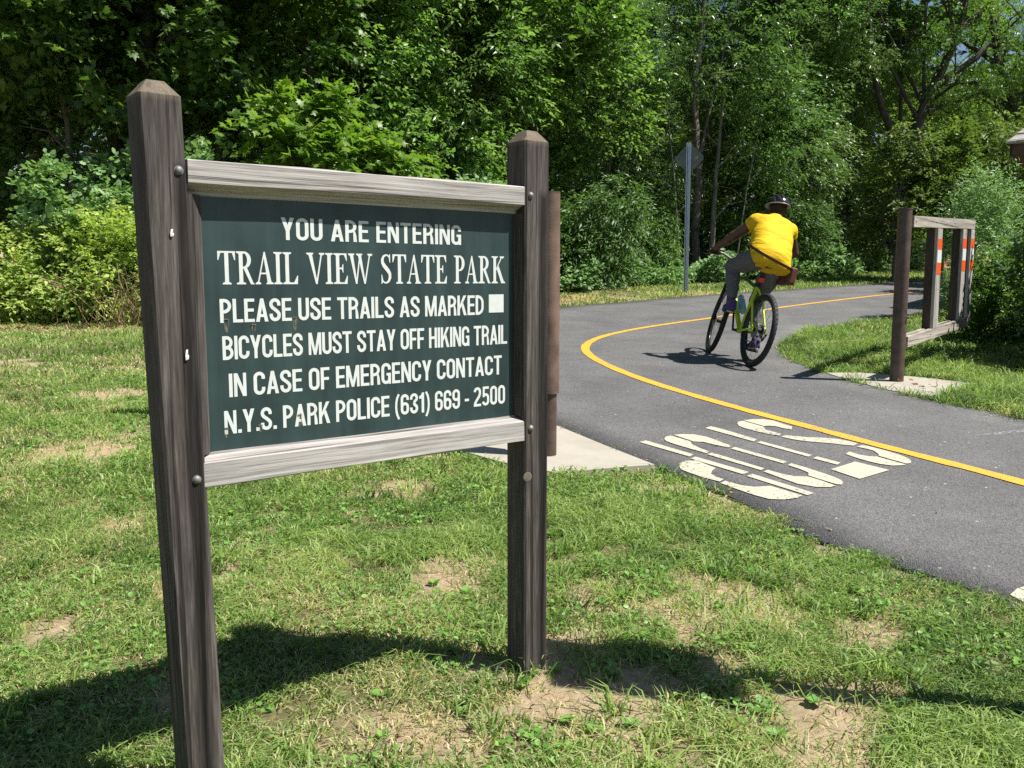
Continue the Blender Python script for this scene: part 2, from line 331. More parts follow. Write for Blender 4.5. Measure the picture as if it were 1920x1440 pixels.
def gz(x, y):
    x = np.asarray(x, float); y = np.asarray(y, float)
    k = np.clip((pathdist(x, y) - .1) / .6, 0, 1); k = np.where(inpoly(x, y, PATHPOLY) | inpoly(x, y, LPAD) | inpoly(x, y, RPAD), 0, k)
    return T(y) + bump(x, y) * k
def build_ground():
    xs = np.concatenate([[-300, -120, -60, -35, -22], np.arange(-15, 13.01, .16), [16, 22, 35, 60, 120, 300]])
    ys = np.concatenate([[-200, -80, -35, -18], np.arange(-12, -1, 1.0), np.arange(-1, 9, .12), np.arange(9, 30, .25), [31, 33, 36, 42, 55, 90, 200, 400]])
    X, Y = np.meshgrid(xs, ys); x = X.ravel(); y = Y.ravel()
    z = gz(x, y)
    t = soil(x, y)
    e = edgey(x) - y
    lit = np.clip((1.2 - e) / .8 + (vnoise(x * 2, y * 2, 9) - .5), 0, 1)
    t = np.maximum(t, lit * np.where(x < -1, 1.0, 2.0))
    t = np.maximum(t, np.where(x < -1, np.clip(1.9 - e - 1.6 * vnoise(x * 1.4, y * 1.4, 19), 0, 1), 0))
    lp = np.hypot((x - .9) / 1.6, y - 17.6); t = np.maximum(t, np.clip(1.5 - lp + (vnoise(x * 2, y * 2, 4) - .5) * 1.2, 0, 1) * 1.8)
    nx, ny = len(xs), len(ys); idx = np.arange(nx * ny).reshape(ny, nx)
    F = np.stack([idx[:-1, :-1], idx[:-1, 1:], idx[1:, 1:], idx[1:, :-1]], -1).reshape(-1, 4)
    me = mesh_np('ground', np.stack([x, y, z], 1), [F], t, True)
    return tag(link('ground', me, M_ground), kind='structure')
build_ground()
def strip(name, A, B, dz, mat, parent=None, k=10, skirt=.03):
    n = len(A); V = []
    for j in range(k + 1):
        P = A * (1 - j / k) + B * (j / k); V.append(np.column_stack([P, T(P[:, 1]) + dz]))
    if skirt:
        V = [np.column_stack([A, T(A[:, 1]) + dz - skirt])] + V + [np.column_stack([B, T(B[:, 1]) + dz - skirt])]; k += 2
    V = np.vstack(V); idx = np.arange((k + 1) * n).reshape(k + 1, n)
    F = np.stack([idx[:-1, :-1], idx[1:, :-1], idx[1:, 1:], idx[:-1, 1:]], -1).reshape(-1, 4)
    return link(name, mesh_np(name, V, [F]), mat, parent)
# arc-length pairing of the two edges via the centre line keeps the quads square
A = resample(OUTER, 260); B = resample(INNER, 260)
jit = (vnoise(A[:, 0] * 9, A[:, 1] * 9, 21) - .5) * .05; A[:, 0] += jit
path = tag(strip('path', A, B, .02, M_asph), kind='structure')
C = resample(CENTRE, 500); tn = np.gradient(C, axis=0); tn /= np.linalg.norm(tn, axis=1)[:, None]; nn = np.stack([-tn[:, 1], tn[:, 0]], 1)
w = .046 + (vnoise(np.arange(500) * .7, np.zeros(500), 8) - .5) * .010
strip('centre_line', C + nn * w[:, None], C - nn * w[:, None], .0245, M_yel, path, 2, 0)
def cdt_fill(polys, origin_filter=True):
    vs = []; fs = []
    for p in polys:
        p = list(p)
        if sum(p[i][0] * p[(i + 1) % len(p)][1] - p[(i + 1) % len(p)][0] * p[i][1] for i in range(len(p))) < 0: p.reverse()
        fs.append(list(range(len(vs), len(vs) + len(p)))); vs += [Vector((a, b)) for a, b in p]
    r = delaunay_2d_cdt(vs, [], fs, 0, 1e-6, True)
    v, f, of = r[0], r[2], r[5]
    return [tuple(q) for q in v], [t for t, o in zip(f, of) if len(o)]
STOP = [[(1.526,5.76),(1.593,5.8),(1.665,5.8),(1.723,5.75),(1.75,5.653),(1.784,5.568),(1.753,5.477),(1.71,5.522),(1.682,5.577),(1.642,5.591),(1.611,5.577)],[(1.459,5.662),(1.48,5.72),(1.517,5.745),(1.562,5.648),(1.601,5.563),(1.587,5.477),(1.624,5.41),(1.65,5.354),(1.621,5.302),(1.576,5.345),(1.521,5.423),(1.469,5.522),(1.45,5.591)],[(1.625,5.269),(1.662,5.315),(1.712,5.294),(1.786,5.261),(1.876,5.248),(1.947,5.211),(1.997,5.147),(2.019,5.092),(1.975,5.041),(1.928,5.061),(1.87,5.099),(1.789,5.131),(1.725,5.159),(1.668,5.211)],[(1.983,5.015),(2.035,5.057),(2.078,4.985),(2.115,4.904),(2.147,4.815),(2.158,4.742),(2.151,4.685),(2.126,4.636),(2.098,4.626),(2.063,4.699),(2.021,4.797),(2.036,4.839),(2.042,4.918),(2.017,4.966)],[(1.855,4.839),(1.895,4.896),(1.926,4.822),(1.964,4.787),(2.004,4.78),(2.045,4.695),(2.088,4.607),(2.066,4.591),(2.006,4.585),(1.955,4.62),(1.913,4.682),(1.877,4.763)],[(1.219,5.522),(1.27,5.577),(1.337,5.463),(1.461,5.203),(1.427,5.147),(1.364,5.261),(1.285,5.406)],[(1.438,5.119),(1.471,5.155),(1.658,4.815),(1.626,4.777),(1.533,4.948)],[(1.639,4.742),(1.676,4.783),(1.756,4.646),(1.722,4.604)],[(1.654,4.509),(1.841,4.669),(1.952,4.494),(1.732,4.323)],[(0.986,5.324),(1.034,5.349),(1.117,5.336),(1.178,5.269),(1.214,5.179),(1.267,5.038),(1.243,4.992),(1.186,5.053),(1.13,5.131),(1.069,5.147),(1.057,5.179)],[(0.91,5.219),(0.931,5.277),(0.964,5.307),(1.011,5.228),(1.053,5.151),(1.047,5.08),(1.072,4.985),(1.11,4.896),(1.084,4.857),(1.022,4.955),(0.947,5.08),(0.911,5.159)],[(1.246,4.966),(1.281,5.007),(1.476,4.669),(1.445,4.63)],[(1.083,4.832),(1.118,4.871),(1.316,4.528),(1.287,4.491)],[(1.457,4.597),(1.488,4.633),(1.535,4.55),(1.582,4.449),(1.616,4.366),(1.632,4.303),(1.623,4.253),(1.601,4.218),(1.581,4.226),(1.539,4.303),(1.497,4.387),(1.516,4.443),(1.498,4.509)],[(1.293,4.464),(1.324,4.5),(1.374,4.419),(1.423,4.375),(1.491,4.366),(1.534,4.287),(1.569,4.196),(1.533,4.175),(1.466,4.178),(1.394,4.234),(1.339,4.355)],[(0.75,5.131),(0.793,5.175),(1.007,4.832),(0.976,4.777)],[(0.971,4.736),(1.008,4.78),(1.215,4.455),(1.176,4.407)],[(1.183,4.378),(1.223,4.419),(1.421,4.074),(1.379,4.039)],[(0.879,4.572),(0.895,4.636),(0.934,4.685),(0.995,4.695),(1.063,4.534),(1.031,4.479),(1.013,4.419),(1.028,4.36),(1.054,4.315),(1.024,4.275),(0.962,4.346),(0.904,4.449),(0.877,4.509)],[(1.021,4.248),(1.054,4.289),(1.113,4.207),(1.167,4.18),(1.214,4.188),(1.25,4.196),(1.353,4.034),(1.318,3.995),(1.253,3.97),(1.183,3.978),(1.13,4.044),(1.074,4.141)],[(1.674,2.87),(1.723,2.92),(1.819,2.976),(1.856,2.884),(1.689,2.797)]]
def road_text():
    mb = MB()
    for p in STOP:
        v, f = cdt_fill([p]); mb.add([(a, b, float(T(b)) + .0245) for a, b in v], f)
    return mb.build('road_lettering', M_stop, path)
road_text()
def pad(name, P, dz=.026):
    if sum(P[i][0] * P[(i + 1) % len(P)][1] - P[(i + 1) % len(P)][0] * P[i][1] for i in range(len(P))) < 0: P = P[::-1]
    v, f = cdt_fill([P]); n = len(P); mb = MB()
    mb.add([(a, b, float(T(b)) + dz) for a, b in v], f)
    for i in range(n):
        a = P[i]; b = P[(i + 1) % n]; za, zb = float(T(a[1])), float(T(b[1]))
        mb.add([(a[0], a[1], za + dz), (b[0], b[1], zb + dz), (b[0], b[1], zb - .06), (a[0], a[1], za - .06)], [(0, 1, 2, 3)])
    return tag(mb.build(name, M_conc), kind='structure')
def scuff():
    m, n, l, b = new_mat('chalky_scuff'); b.inputs['Base Color'].default_value = (.5, .48, .46, 1); b.inputs['Roughness'].default_value = .9
    tc = N(n, 'ShaderNodeTexCoord'); tx = N(n, 'ShaderNodeTexNoise', i_Scale=45.0, i_Detail=6.0); l.new(tc.outputs['Object'], tx.inputs['Vector'])
    r = ramp(n, [(.42, (0, 0, 0)), (.75, (.6, .6, .6))]); l.new(tx.outputs[0], r.inputs[0]); l.new(r.outputs[0], b.inputs['Alpha'])
    P = [(2.80, 5.30), (3.0, 5.40), (3.30, 5.52), (3.26, 5.43), (2.98, 5.33)]
    MB().add([(x, y, float(T(y)) + .0243) for x, y in P], [(4, 1, 0), (3, 2, 1), (4, 3, 1)]).build('scuff_mark', m, path)
scuff()
pad('concrete_pad', LPAD); pad('concrete_pad', RPAD)
# ------------------------------------------------------------------ lettering
def arc(cx, cy, rx, ry, a0, a1, n=8):
    return [(cx + rx * math.cos(R(a0 + (a1 - a0) * i / n)), cy + ry * math.sin(R(a0 + (a1 - a0) * i / n))) for i in range(n + 1)]
def stroke(pts, w, closed=False):
    """quads along a centre line"""
    P = []
    for p in pts:
        if not P or (Vector(p) - P[-1]).length > 1e-4: P.append(Vector(p))
    if closed and (P[0] - P[-1]).length < 1e-4: P.pop()
    n = len(P); L = []; Rr = []
    for i in range(n):
        a = P[i - 1] if (i or closed) else None; b = P[(i + 1) % n] if (i < n - 1 or closed) else None
        t1 = (P[i] - a).normalized() if a is not None else None; t2 = (b - P[i]).normalized() if b is not None else None
        if t1 is None: t = t2; k = 1
        elif t2 is None: t = t1; k = 1
        else: t = (t1 + t2).normalized(); k = 1 / max(.5, t.dot(t1))
        nrm = Vector((-t.y, t.x)) * (w / 2 * k); L.append(P[i] + nrm); Rr.append(P[i] - nrm)
    out = []
    for i in range(n if closed else n - 1):
        j = (i + 1) % n; out.append([tuple(L[i]), tuple(Rr[i]), tuple(Rr[j]), tuple(L[j])])
    return out
SW = .148
def rr(w, h0=0, h1=1, s=SW, r=None):
    r = r or min(w, h1 - h0) / 2 - s / 2; x0, x1, y0, y1 = s / 2, w - s / 2, h0 + s / 2, h1 - s / 2
    r = min(r, (x1 - x0) / 2, (y1 - y0) / 2)
    return arc(x1 - r, y1 - r, r, r, 0, 90) + arc(x0 + r, y1 - r, r, r, 90, 180) + arc(x0 + r, y0 + r, r, r, 180, 270) + arc(x1 - r, y0 + r, r, r, 270, 360)
def V_(x, w=SW): return [[(x, 0), (x + w, 0), (x + w, 1), (x, 1)]]
def H_(y, x0, x1, h=.132): return [[(x0, y), (x1, y), (x1, y + h), (x0, y + h)]]
def bowl(x, y0, y1, w, s=SW, hs=.132):   # D-shaped arm from stem at x to the right
    yb, yt = y0 + hs / 2, y1 - hs / 2; r = min((yt - yb) / 2, w - s / 2 - .12)
    xr = w - s / 2
    return stroke([(x, yt)] + [(xr - r, yt)] + arc(xr - r, yt - r, r, r, 90, 0)[1:] + arc(xr - r, yb + r, r, r, 0, -90) + [(x, yb)], (s + hs) / 2)
def gl(c):
    s = SW
    if c == 'I': return V_(0), s
    if c == 'L': return V_(0) + H_(0, 0, .43), .43
    if c == 'T': return H_(.868, 0, .5) + V_(.25 - s / 2), .5
    if c == 'E': return V_(0) + H_(0, 0, .44) + H_(.868, 0, .44) + H_(.445, 0, .41), .44
    if c == 'F': return V_(0) + H_(.868, 0, .42) + H_(.42, 0, .39), .42
    if c == 'H': return V_(0) + V_(.5 - s) + H_(.44, 0, .5), .5
    if c == 'N': return V_(0, .135) + V_(.385, .135) + [[(0, 1), (.155, 1), (.52, 0), (.365, 0)]], .52
    if c == 'M': return V_(0, .13) + V_(.53, .13) + [[(0, 1), (.17, 1), (.39, 0), (.27, 0)], [(.66, 1), (.49, 1), (.27, 0), (.39, 0)]], .66
    if c == 'A': return [[(0, 0), (.155, 0), (.34, 1), (.2, 1)], [(.54, 0), (.385, 0), (.2, 1), (.34, 1)], [(.1, .2), (.44, .2), (.42, .325), (.12, .325)]], .54
    if c == 'Y': return [[(0, 1), (.165, 1), (.335, .4), (.185, .4)], [(.52, 1), (.355, 1), (.185, .4), (.335, .4)], [(.186, 0), (.334, 0), (.334, .46), (.186, .46)]], .52
    if c == 'K': return V_(0) + [[(s - .01, .28), (s - .01, .5), (.36, 1), (.53, 1)], [(.24, .49), (.35, .62), (.55, 0), (.385, 0)]], .55
    if c == 'O': return stroke(rr(.5), s, True), .5
    if c == 'U': return stroke([(s / 2, 1)] + arc(.25, .25, .25 - s / 2, .25 - s / 2, 180, 360, 12) + [(.5 - s / 2, 1)], s), .5
    if c == 'D': return V_(0) + bowl(.05, 0, 1, .5), .5
    if c == 'P': return V_(0) + bowl(.05, .40, 1, .48), .48
    if c == 'R': return V_(0) + bowl(.05, .42, 1, .49) + [[(.22, .5), (.34, .5), (.355, 0), (.505, 0)][::1]] + [[(.34, .48), (.35, 0), (.5, 0), (.475, .3), (.42, .5)]], .505
    if c == 'B': return V_(0) + bowl(.05, .455, 1, .475) + bowl(.05, 0, .575, .5), .5
    if c in 'CG':
        p = arc(.25, .75, .25 - s / 2, .25 - s / 2, -8 if c == 'C' else 0, 180, 12) + arc(.25, .25, .25 - s / 2, .25 - s / 2, 180, 368 if c == 'C' else 360, 12)
        p = [(.5 - s / 2, .68)] + p[1:-1] + [(.5 - s / 2, .33)]
        q = stroke(p, s)
        if c == 'G': q += H_(.40, .27, .5, .125) + [[(.5 - .12, 0), (.5, 0), (.5, .45), (.5 - s, .45)]]
        return q, .5
    if c == 'S':
        r = .25 - s / 2
        p = [(.5 - s / 2, .68)] + arc(.25, .75, r, r, 0, 180, 10) + [(s / 2 + .01, .68), (s / 2 + .06, .60), (.25, .51), (.5 - s / 2 - .06, .41), (.5 - s / 2 - .005, .33)] + arc(.25, .25, r, r, 0, -180, 10) + [(s / 2, .33)]
        return stroke(p, s), .5
    if c == '0': return stroke(rr(.46), .14, True), .46
    if c in '69':
        p = stroke(rr(.46, 0, .60, .14), .14, True) + stroke([(.07, .3), (.07, .75)] + arc(.23, .77, .16, .16, 180, 0, 10) + [(.39, .70)], .14)
        if c == '9': p = [[(.46 - x, 1 - y) for x, y in q] for q in p]
        return p, .46
    if c == '3':
        return stroke([(.07, .70)] + arc(.23, .77, .16, .16, 180, -70, 12) + [(.22, .53)], .135) + stroke([(.22, .53)] + arc(.23, .25, .16, .18, 75, -180, 14) + [(.07, .31)], .14), .46
    if c == '1': return [[(.14, 0), (.285, 0), (.285, 1), (.175, 1), (.14, .9)], [(.0, .70), (.2, .70), (.2, .82), (.0, .82)], [(.0, .82), (.2, .82), (.285, 1), (.17, 1), (.11, .88)]], .30
    if c == '2': return stroke(arc(.23, .77, .16, .16, 185, 0, 10) + [(.39, .66), (.34, .52), (.2, .34), (.1, .2), (.07, .07)], .14) + H_(0, .0, .46, .13), .46
    if c == '5': return H_(.87, .05, .44, .13) + [[(.04, .45), (.165, .45), (.18, 1), (.06, 1)]] + stroke([(.10, .5), (.16, .57)] + arc(.23, .41, .16, .17, 100, 0, 8) + [(.39, .3)] + arc(.23, .23, .16, .16, 0, -175, 10), .135), .46
    if c == '-': return H_(.33, 0, .26, .13), .26
    if c == '.': return [[(0, 0), (.155, 0), (.155, .155), (0, .155)]], .155
    if c == '(': return stroke([(.22, 1.02), (.12, .82), (.08, .62), (.065, .42), (.08, .2), (.12, .02), (.22, -.2)], .115), .26
    if c == ')':
        p, w = gl('('); return [[(w - x, y) for x, y in q] for q in p], w
    if c == '#': return [[(0, 0), (1, 0), (1, 1), (0, 1)]], 1
    return [], .2
def serif(x, y, w, up=True, h=.038):   # slab with little brackets
    d = 1 if up else -1; k = w * .5
    return [[(x - k, y), (x + k, y), (x + k, y + d * h), (x + .45 * k, y + d * h * 2.0), (x - .45 * k, y + d * h * 2.0), (x - k, y + d * h)]]
def gs(c):
    t, th = .135, .052
    def stem(x, y0=0, y1=1, w=t): return [[(x - w / 2, y0), (x + w / 2, y0), (x + w / 2, y1), (x - w / 2, y1)]]
    if c == 'T': return stem(.3) + serif(.3, 0, .3) + [[(0, .945), (.6, .945), (.6, 1), (0, 1)], [(0, .73), (.03, .73), (.11, .96), (0, .96)], [(.6, .73), (.57, .73), (.49, .96), (.6, .96)]], .6
    if c == 'I': return stem(.15) + serif(.15, 0, .3) + serif(.15, 1, .3, False), .3
    if c == 'L': return stem(.16) + serif(.16, 0, .32) + serif(.16, 1, .32, False) + [[(.1, 0), (.54, 0), (.54, .055), (.1, .055)], [(.56, .27), (.53, .27), (.40, .04), (.54, 0)]], .57
    if c == 'E': return stem(.16) + serif(.16, 0, .32) + serif(.16, 1, .32, False) + [[(.1, 0), (.54, 0), (.54, .055), (.1, .055)], [(.1, .945), (.52, .945), (.52, 1), (.1, 1)], [(.1, .48), (.38, .48), (.38, .535), (.1, .535)], [(.56, .27), (.53, .27), (.42, .04), (.54, 0)], [(.53, .75), (.505, .75), (.41, .96), (.52, 1)], [(.36, .37), (.385, .37), (.385, .65), (.36, .65), (.31, .507)]], .57
    if c == 'V': return [[(.05, 1), (.195, 1), (.40, .0), (.335, .0)], [(.60, 1), (.545, 1), (.335, 0), (.40, 0), (.40, .03)], ] + serif(.12, 1, .27, False) + serif(.575, 1, .21, False), .68
    if c == 'W': return [[(.04, 1), (.18, 1), (.345, .0), (.285, 0)], [(.48, .9), (.43, .9), (.285, 0), (.345, 0)], [(.37, 1), (.505, 1), (.69, 0), (.63, 0)], [(.90, 1), (.85, 1), (.63, 0), (.69, 0)]] + serif(.11, 1, .25, False) + serif(.44, 1, .25, False) + serif(.88, 1, .2, False), .98
    if c == 'A': return [[(.10, 0), (.05, 0), (.30, 1), (.345, 1)], [(.42, 0), (.565, 0), (.345, 1), (.28, .93)], [(.14, .31), (.46, .31), (.45, .36), (.15, .36)]] + serif(.085, 0, .19) + serif(.5, 0, .26), .62
    def P(y0):
        yb, yt = y0, .972; ym = (yb + yt) / 2; ry = (yt - yb) / 2; q = []
        o = [(.2, yt + .028)] + arc(.27, ym, .245, ry + .028, 90, -90, 14) + [(.2, yb - .028)]
        i = [(.2, yt - .028)] + arc(.25, ym, .13, ry - .028, 90, -90, 14) + [(.2, yb + .028)]
        return [[o[k], i[k], i[k + 1], o[k + 1]] for k in range(len(o) - 1)]
    if c == 'P': return stem(.16) + serif(.16, 0, .32) + serif(.16, 1, .32, False) + P(.47), .52
    if c == 'R': return stem(.16) + serif(.16, 0, .32) + serif(.16, 1, .32, False) + P(.51) + [[(.24, .50), (.37, .50), (.575, .05), (.64, .0), (.49, 0)]], .64
    if c == 'K': return stem(.16) + serif(.16, 0, .32) + serif(.16, 1, .32, False) + [[(.2, .42), (.2, .50), (.50, 1), (.56, 1)], [(.27, .52), (.36, .66), (.66, 0), (.50, 0)]] + serif(.53, 1, .22, False) + serif(.59, 0, .22), .70
    if c == 'S':
        cl = [(.42, .77), (.39, .90), (.31, .965), (.23, .965), (.14, .92), (.095, .82), (.10, .72), (.16, .62), (.25, .53), (.34, .44), (.41, .34), (.415, .21), (.36, .09), (.27, .035), (.19, .035), (.11, .09), (.06, .25)]
        ww = [.03, .05, .055, .06, .085, .11, .125, .14, .145, .14, .125, .11, .085, .06, .055, .05, .03]
        q = []
        Lp, Rp = [], []
        for k, p in enumerate(cl):
            a = Vector(cl[max(0, k - 1)]); b = Vector(cl[min(len(cl) - 1, k + 1)]); tt = (b - a).normalized(); n = Vector((-tt.y, tt.x)) * ww[k] / 2
            Lp.append(tuple(Vector(p) + n)); Rp.append(tuple(Vector(p) - n))
        q = [[Lp[k], Rp[k], Rp[k + 1], Lp[k + 1]] for k in range(len(cl) - 1)]
        return q + [[(.405, .71), (.43, .71), (.43, 1), (.40, 1), (.36, .93)], [(.075, .31), (.05, .31), (.045, 0), (.075, 0), (.13, .08)]], .5
    return [], .22
def text_mesh(txt, u0, u1, z0, z1, y, fn, gap, space):
    h = 1; x = 0; items = []
    for i, c in enumerate(txt):
        if c == ' ': x += space; continue
        p, w = fn(c); items.append((p, x)); x += w + gap
    tot = x - gap; k = (u1 - u0) / tot; mb = MB()
    for p, x in items:
        for q in p:   # orient ccw
            a = sum(q[i][0] * q[(i + 1) % len(q)][1] - q[(i + 1) % len(q)][0] * q[i][1] for i in range(len(q)))
            if a < 0: q.reverse()
        v, f = cdt_fill(p)
        mb.add([(u0 + (x + a) * k, y, z0 + b * (z1 - z0)) for a, b in v], f)
    return mb

# ------------------------------------------------------------------ park sign
TH = .6732; A_ = .082; SP = .9375
def park_sign():
    root = empty('park_sign', (-.698, 1.742, 0), (0, 0, TH))
    tag(root, 'dark green park entrance board with white lettering in a weathered timber frame', 'park sign')
    def post(x, zb, lean):
        mb = MB(); n = 12; zs = [zb] + [zb + (1.453 - zb) * k / n for k in range(1, n + 1)]
        rings = []
        c = .005
        prof = [(c, 0), (A_ - c, 0), (A_, c), (A_, A_ - c), (A_ - c, A_), (c, A_), (0, A_ - c), (0, c)]
        for z in zs: rings.append([(px + lean * (z - .8) + (vnoise(np.array(z * 3.), np.array(x * 9 + k)) - .5) * .002, py + (vnoise(np.array(z * 3.), np.array(x * 9 + k + 40)) - .5) * .002, z) for k, (px, py) in enumerate(prof)])
        i = .026; lt = lean * (1.453 - .8)
        top = [(i + lt + (px - i) * 0 + (A_ - 2 * i) * (px > A_ / 2), i + (A_ - 2 * i) * (py > A_ / 2), 1.482) for px, py in prof]
        top = [(a + (px - A_ / 2) * .05, b + (py - A_ / 2) * .05, z) for (a, b, z), (px, py) in zip(top, prof)]
        rings.append(top); V = [q for r in rings for q in r]; f = []
        for a in range(len(rings) - 1):
            f += [(a * 8 + k, a * 8 + (k + 1) % 8, a * 8 + 8 + (k + 1) % 8, a * 8 + 8 + k) for k in range(8)]
        f.append(tuple(range((len(rings) - 1) * 8, len(rings) * 8)))
        mb.add(V, f); o = mb.build('post', M_post, root); o.location = (x, 0, 0)
        return o
    pl = post(0, -.35, -.0236); pr = post(SP, -.35, 0)
    pl['label'] = 'tall dark timber post nearer the camera'; pr['label'] = 'timber post at the far end beside the concrete pad'
    bx = {0: (.0554 - .0236 * (1.311 - .8), .0648 - .0236 * (.69 - .8)), 1: (.9548 - SP, .9568 - SP)}
    for k, (po, zs) in enumerate(((pl, (1.311, .690)), (pr, (1.314, .702)))):
        for j, z in enumerate(zs):
            xx = (.0554, .0648)[j] if k == 0 else (.9548 - SP, .9568 - SP)[j]
            MB().tube([(xx, .002, z), (xx, -.0012, z)], .0092, 14).build('washer', M_steel, po)
            MB().dome((xx, -.0015, z), (0, -1, 0), .0078, .005).build('bolt', M_steel, po)
    M_pap = flat('white_paper_scrap', (.8, .79, .78), .8)
    for (x, z, sx, sz, po) in ((.0355, 1.189, .0045, .0075, pl), (.0545, .9475, .0045, .011, pl)):
        mb = MB(); mb.add([(x - sx * .5, -.0028, z - sz), (x + sx * .7, -.004, z - sz * .8), (x + sx, -.0026, z - sz * .2), (x + sx * .4, -.0045, z + sz * .2), (x + sx * .6, -.003, z + sz), (x - sx * .3, -.004, z + sz * .9), (x - sx * .7, -.0035, z - sz * .2)], [(0, 1, 2, 3, 4, 5, 6)])
        mb.build('paper_scrap', M_pap, po)
    # small split knot low on the right post
    MB().dome((.009, .0005, .57), (-.1, -1, 0), .014, .0015).build('knot', flat('pale_knot', (.15, .125, .10), .8, nscale=60, namt=.3), pr)
    # rails: outer face flush with the posts, lip sloping in to the board
    x0, x1 = A_ - .012 + .004, SP - .0015
    n = 14
    def rail(prof, name, label):
        mb = MB(); m = len(prof); V = []; xs = [x0 + (x1 - x0) * k / n for k in range(n + 1)]
        for i, x in enumerate(xs):
            V += [(x, y + (vnoise(np.array(x * 9.), np.array(k * 7.)) - .5) * .0016, z + (vnoise(np.array(x * 6.), np.array(k * 7. + 90)) - .5) * .003) for k, (y, z) in enumerate(prof)]
        f = [tuple(range(m))[::-1], tuple(range(n * m, n * m + m))]
        for i in range(n): f += [(i * m + k, i * m + (k + 1) % m, i * m + m + (k + 1) % m, i * m + m + k) for k in range(m)]
        mb.add(V, f); o = mb.build(name, M_rail, root); o['label'] = label; return o
    rail([(.0025, 1.2905), (.0085, 1.2872), (.036, 1.275), (.036, 1.268), (.078, 1.268), (.078, 1.334), (.004, 1.336), (.0015, 1.333)], 'rail', 'pale weathered top rail of the frame')
    rail([(.0015, .672), (.004, .669), (.078, .669), (.078, .735), (.036, .735), (.036, .7305), (.0065, .7235), (.0025, .7205)], 'rail', 'pale weathered bottom rail with sunlit upper lip')
    for prof, nm in (([(A_ + .001 - .014, .004), (A_ + .004 - .01, .006), (.1085, .036), (.1085, .052), (A_ - .014, .052)], 'stile'), ([(SP - .0005, .012), (SP - .0005, .052), (.9285, .052), (.9285, .037), (.9315, .03), (.9325, .014)], 'stile')):
        mb = MB(); k = len(prof)
        v = [(x, y, .7352) for x, y in prof] + [(x, y, 1.2678) for x, y in prof]
        mb.add(v, [tuple(range(k))[::-1], tuple(range(k, 2 * k))] + [(i, (i + 1) % k, k + (i + 1) % k, k + i) for i in range(k)])
        bmx = mb.build(nm, M_post, root)
    # board
    m, n_, l, b = new_mat('dark_green_board')
    tc = N(n_, 'ShaderNodeTexCoord')
    a = N(n_, 'ShaderNodeTexNoise', i_Scale=9.0, i_Detail=6.0); l.new(tc.outputs['Object'], a.inputs['Vector'])
    mp = N(n_, 'ShaderNodeMapping'); mp.inputs['Scale'].default_value = (28, 1, 2.0); l.new(tc.outputs['Object'], mp.inputs[0])
    g = N(n_, 'ShaderNodeTexNoise', i_Scale=1.0, i_Detail=4.0); l.new(mp.outputs[0], g.inputs['Vector'])
    ad = N(n_, 'ShaderNodeMath', operation='ADD'); l.new(a.outputs[0], ad.inputs[0]); l.new(g.outputs[0], ad.inputs[1])
    r = ramp(n_, [(.36, (.015, .031, .032)), (.52, (.024, .047, .047)), (.66, (.033, .062, .060))]); 
    hf = N(n_, 'ShaderNodeMath', operation='MULTIPLY'); hf.inputs[1].default_value = .5; l.new(ad.outputs[0], hf.inputs[0]); l.new(hf.outputs[0], r.inputs[0])
    # pale specks
    vo = N(n_, 'ShaderNodeTexVoronoi', i_Scale=42.0); l.new(tc.outputs['Object'], vo.inputs['Vector'])
    q1 = ramp(n_, [(.06, (1, 1, 1)), (.09, (0, 0, 0))]); l.new(vo.outputs['Distance'], q1.inputs[0])
    q2 = ramp(n_, [(.86, (0, 0, 0)), (.87, (1, 1, 1))]); l.new(vo.outputs['Color'], q2.inputs[0])
    qq = N(n_, 'ShaderNodeMixRGB', blend_type='MULTIPLY'); qq.inputs[0].default_value = 1; l.new(q1.outputs[0], qq.inputs[1]); l.new(q2.outputs[0], qq.inputs[2])
    mx = N(n_, 'ShaderNodeMixRGB'); mx.inputs[2].default_value = (.35, .38, .37, 1); l.new(qq.outputs[0], mx.inputs[0]); l.new(r.outputs[0], mx.inputs[1])
    l.new(mx.outputs[0], b.inputs['Base Color']); b.inputs['Roughness'].default_value = .42; b.inputs['Specular IOR Level'].default_value = .5
    board = MB().box(.094, .936, .0375, .0455, .700, 1.300).build('panel', m, root)
    M_let = flat('white_vinyl_lettering', (.62, .655, .63), .5, 0, .4, 50, .05)
    yb = .0368
    for txt, u0, u1, z0, z1, fn, gap, sp in (
        ('YOU ARE ENTERING', .2813, .759, 1.1832, 1.2315, gl, .075, .27),
        ('TRAIL VIEW STATE PARK', .139, .899, 1.0875, 1.1568, gs, .03, .30),
        ('PLEASE USE TRAILS AS MARKED', .140, .829, 1.0073, 1.0572, gl, .055, .25),
        ('BICYCLES MUST STAY OFF HIKING TRAIL', .1425, .9056, .9290, .9790, gl, .048, .25),
        ('IN CASE OF EMERGENCY CONTACT', .1535, .8875, .8490, .8992, gl, .06, .25),
        ('N.Y.S. PARK POLICE (631) 669 - 2500', .1405, .8985, .7702, .8203, gl, .06, .24)):
        text_mesh(txt, u0, u1, z0, z1, yb, fn, gap, sp).build('lettering', M_let, board)
    MB().add([(.8455, yb, 1.012), (.894, yb, 1.012), (.894, yb, 1.0588), (.8455, yb, 1.0588)], [(0, 1, 2, 3)]).build('trail_blaze', M_let, board)
    # rusty screws with brown runs under them
    M_rust = flat('rusty_screw', (.16, .12, .085), .8, nscale=300, namt=.5)
    m2, n2, l2, b2 = new_mat('rust_run'); b2.inputs['Base Color'].default_value = (.36, .33, .22, 1); b2.inputs['Roughness'].default_value = .7
    tc = N(n2, 'ShaderNodeTexCoord'); mp = N(n2, 'ShaderNodeMapping'); mp.inputs['Scale'].default_value = (260, 1, 45); l2.new(tc.outputs['Object'], mp.inputs[0])
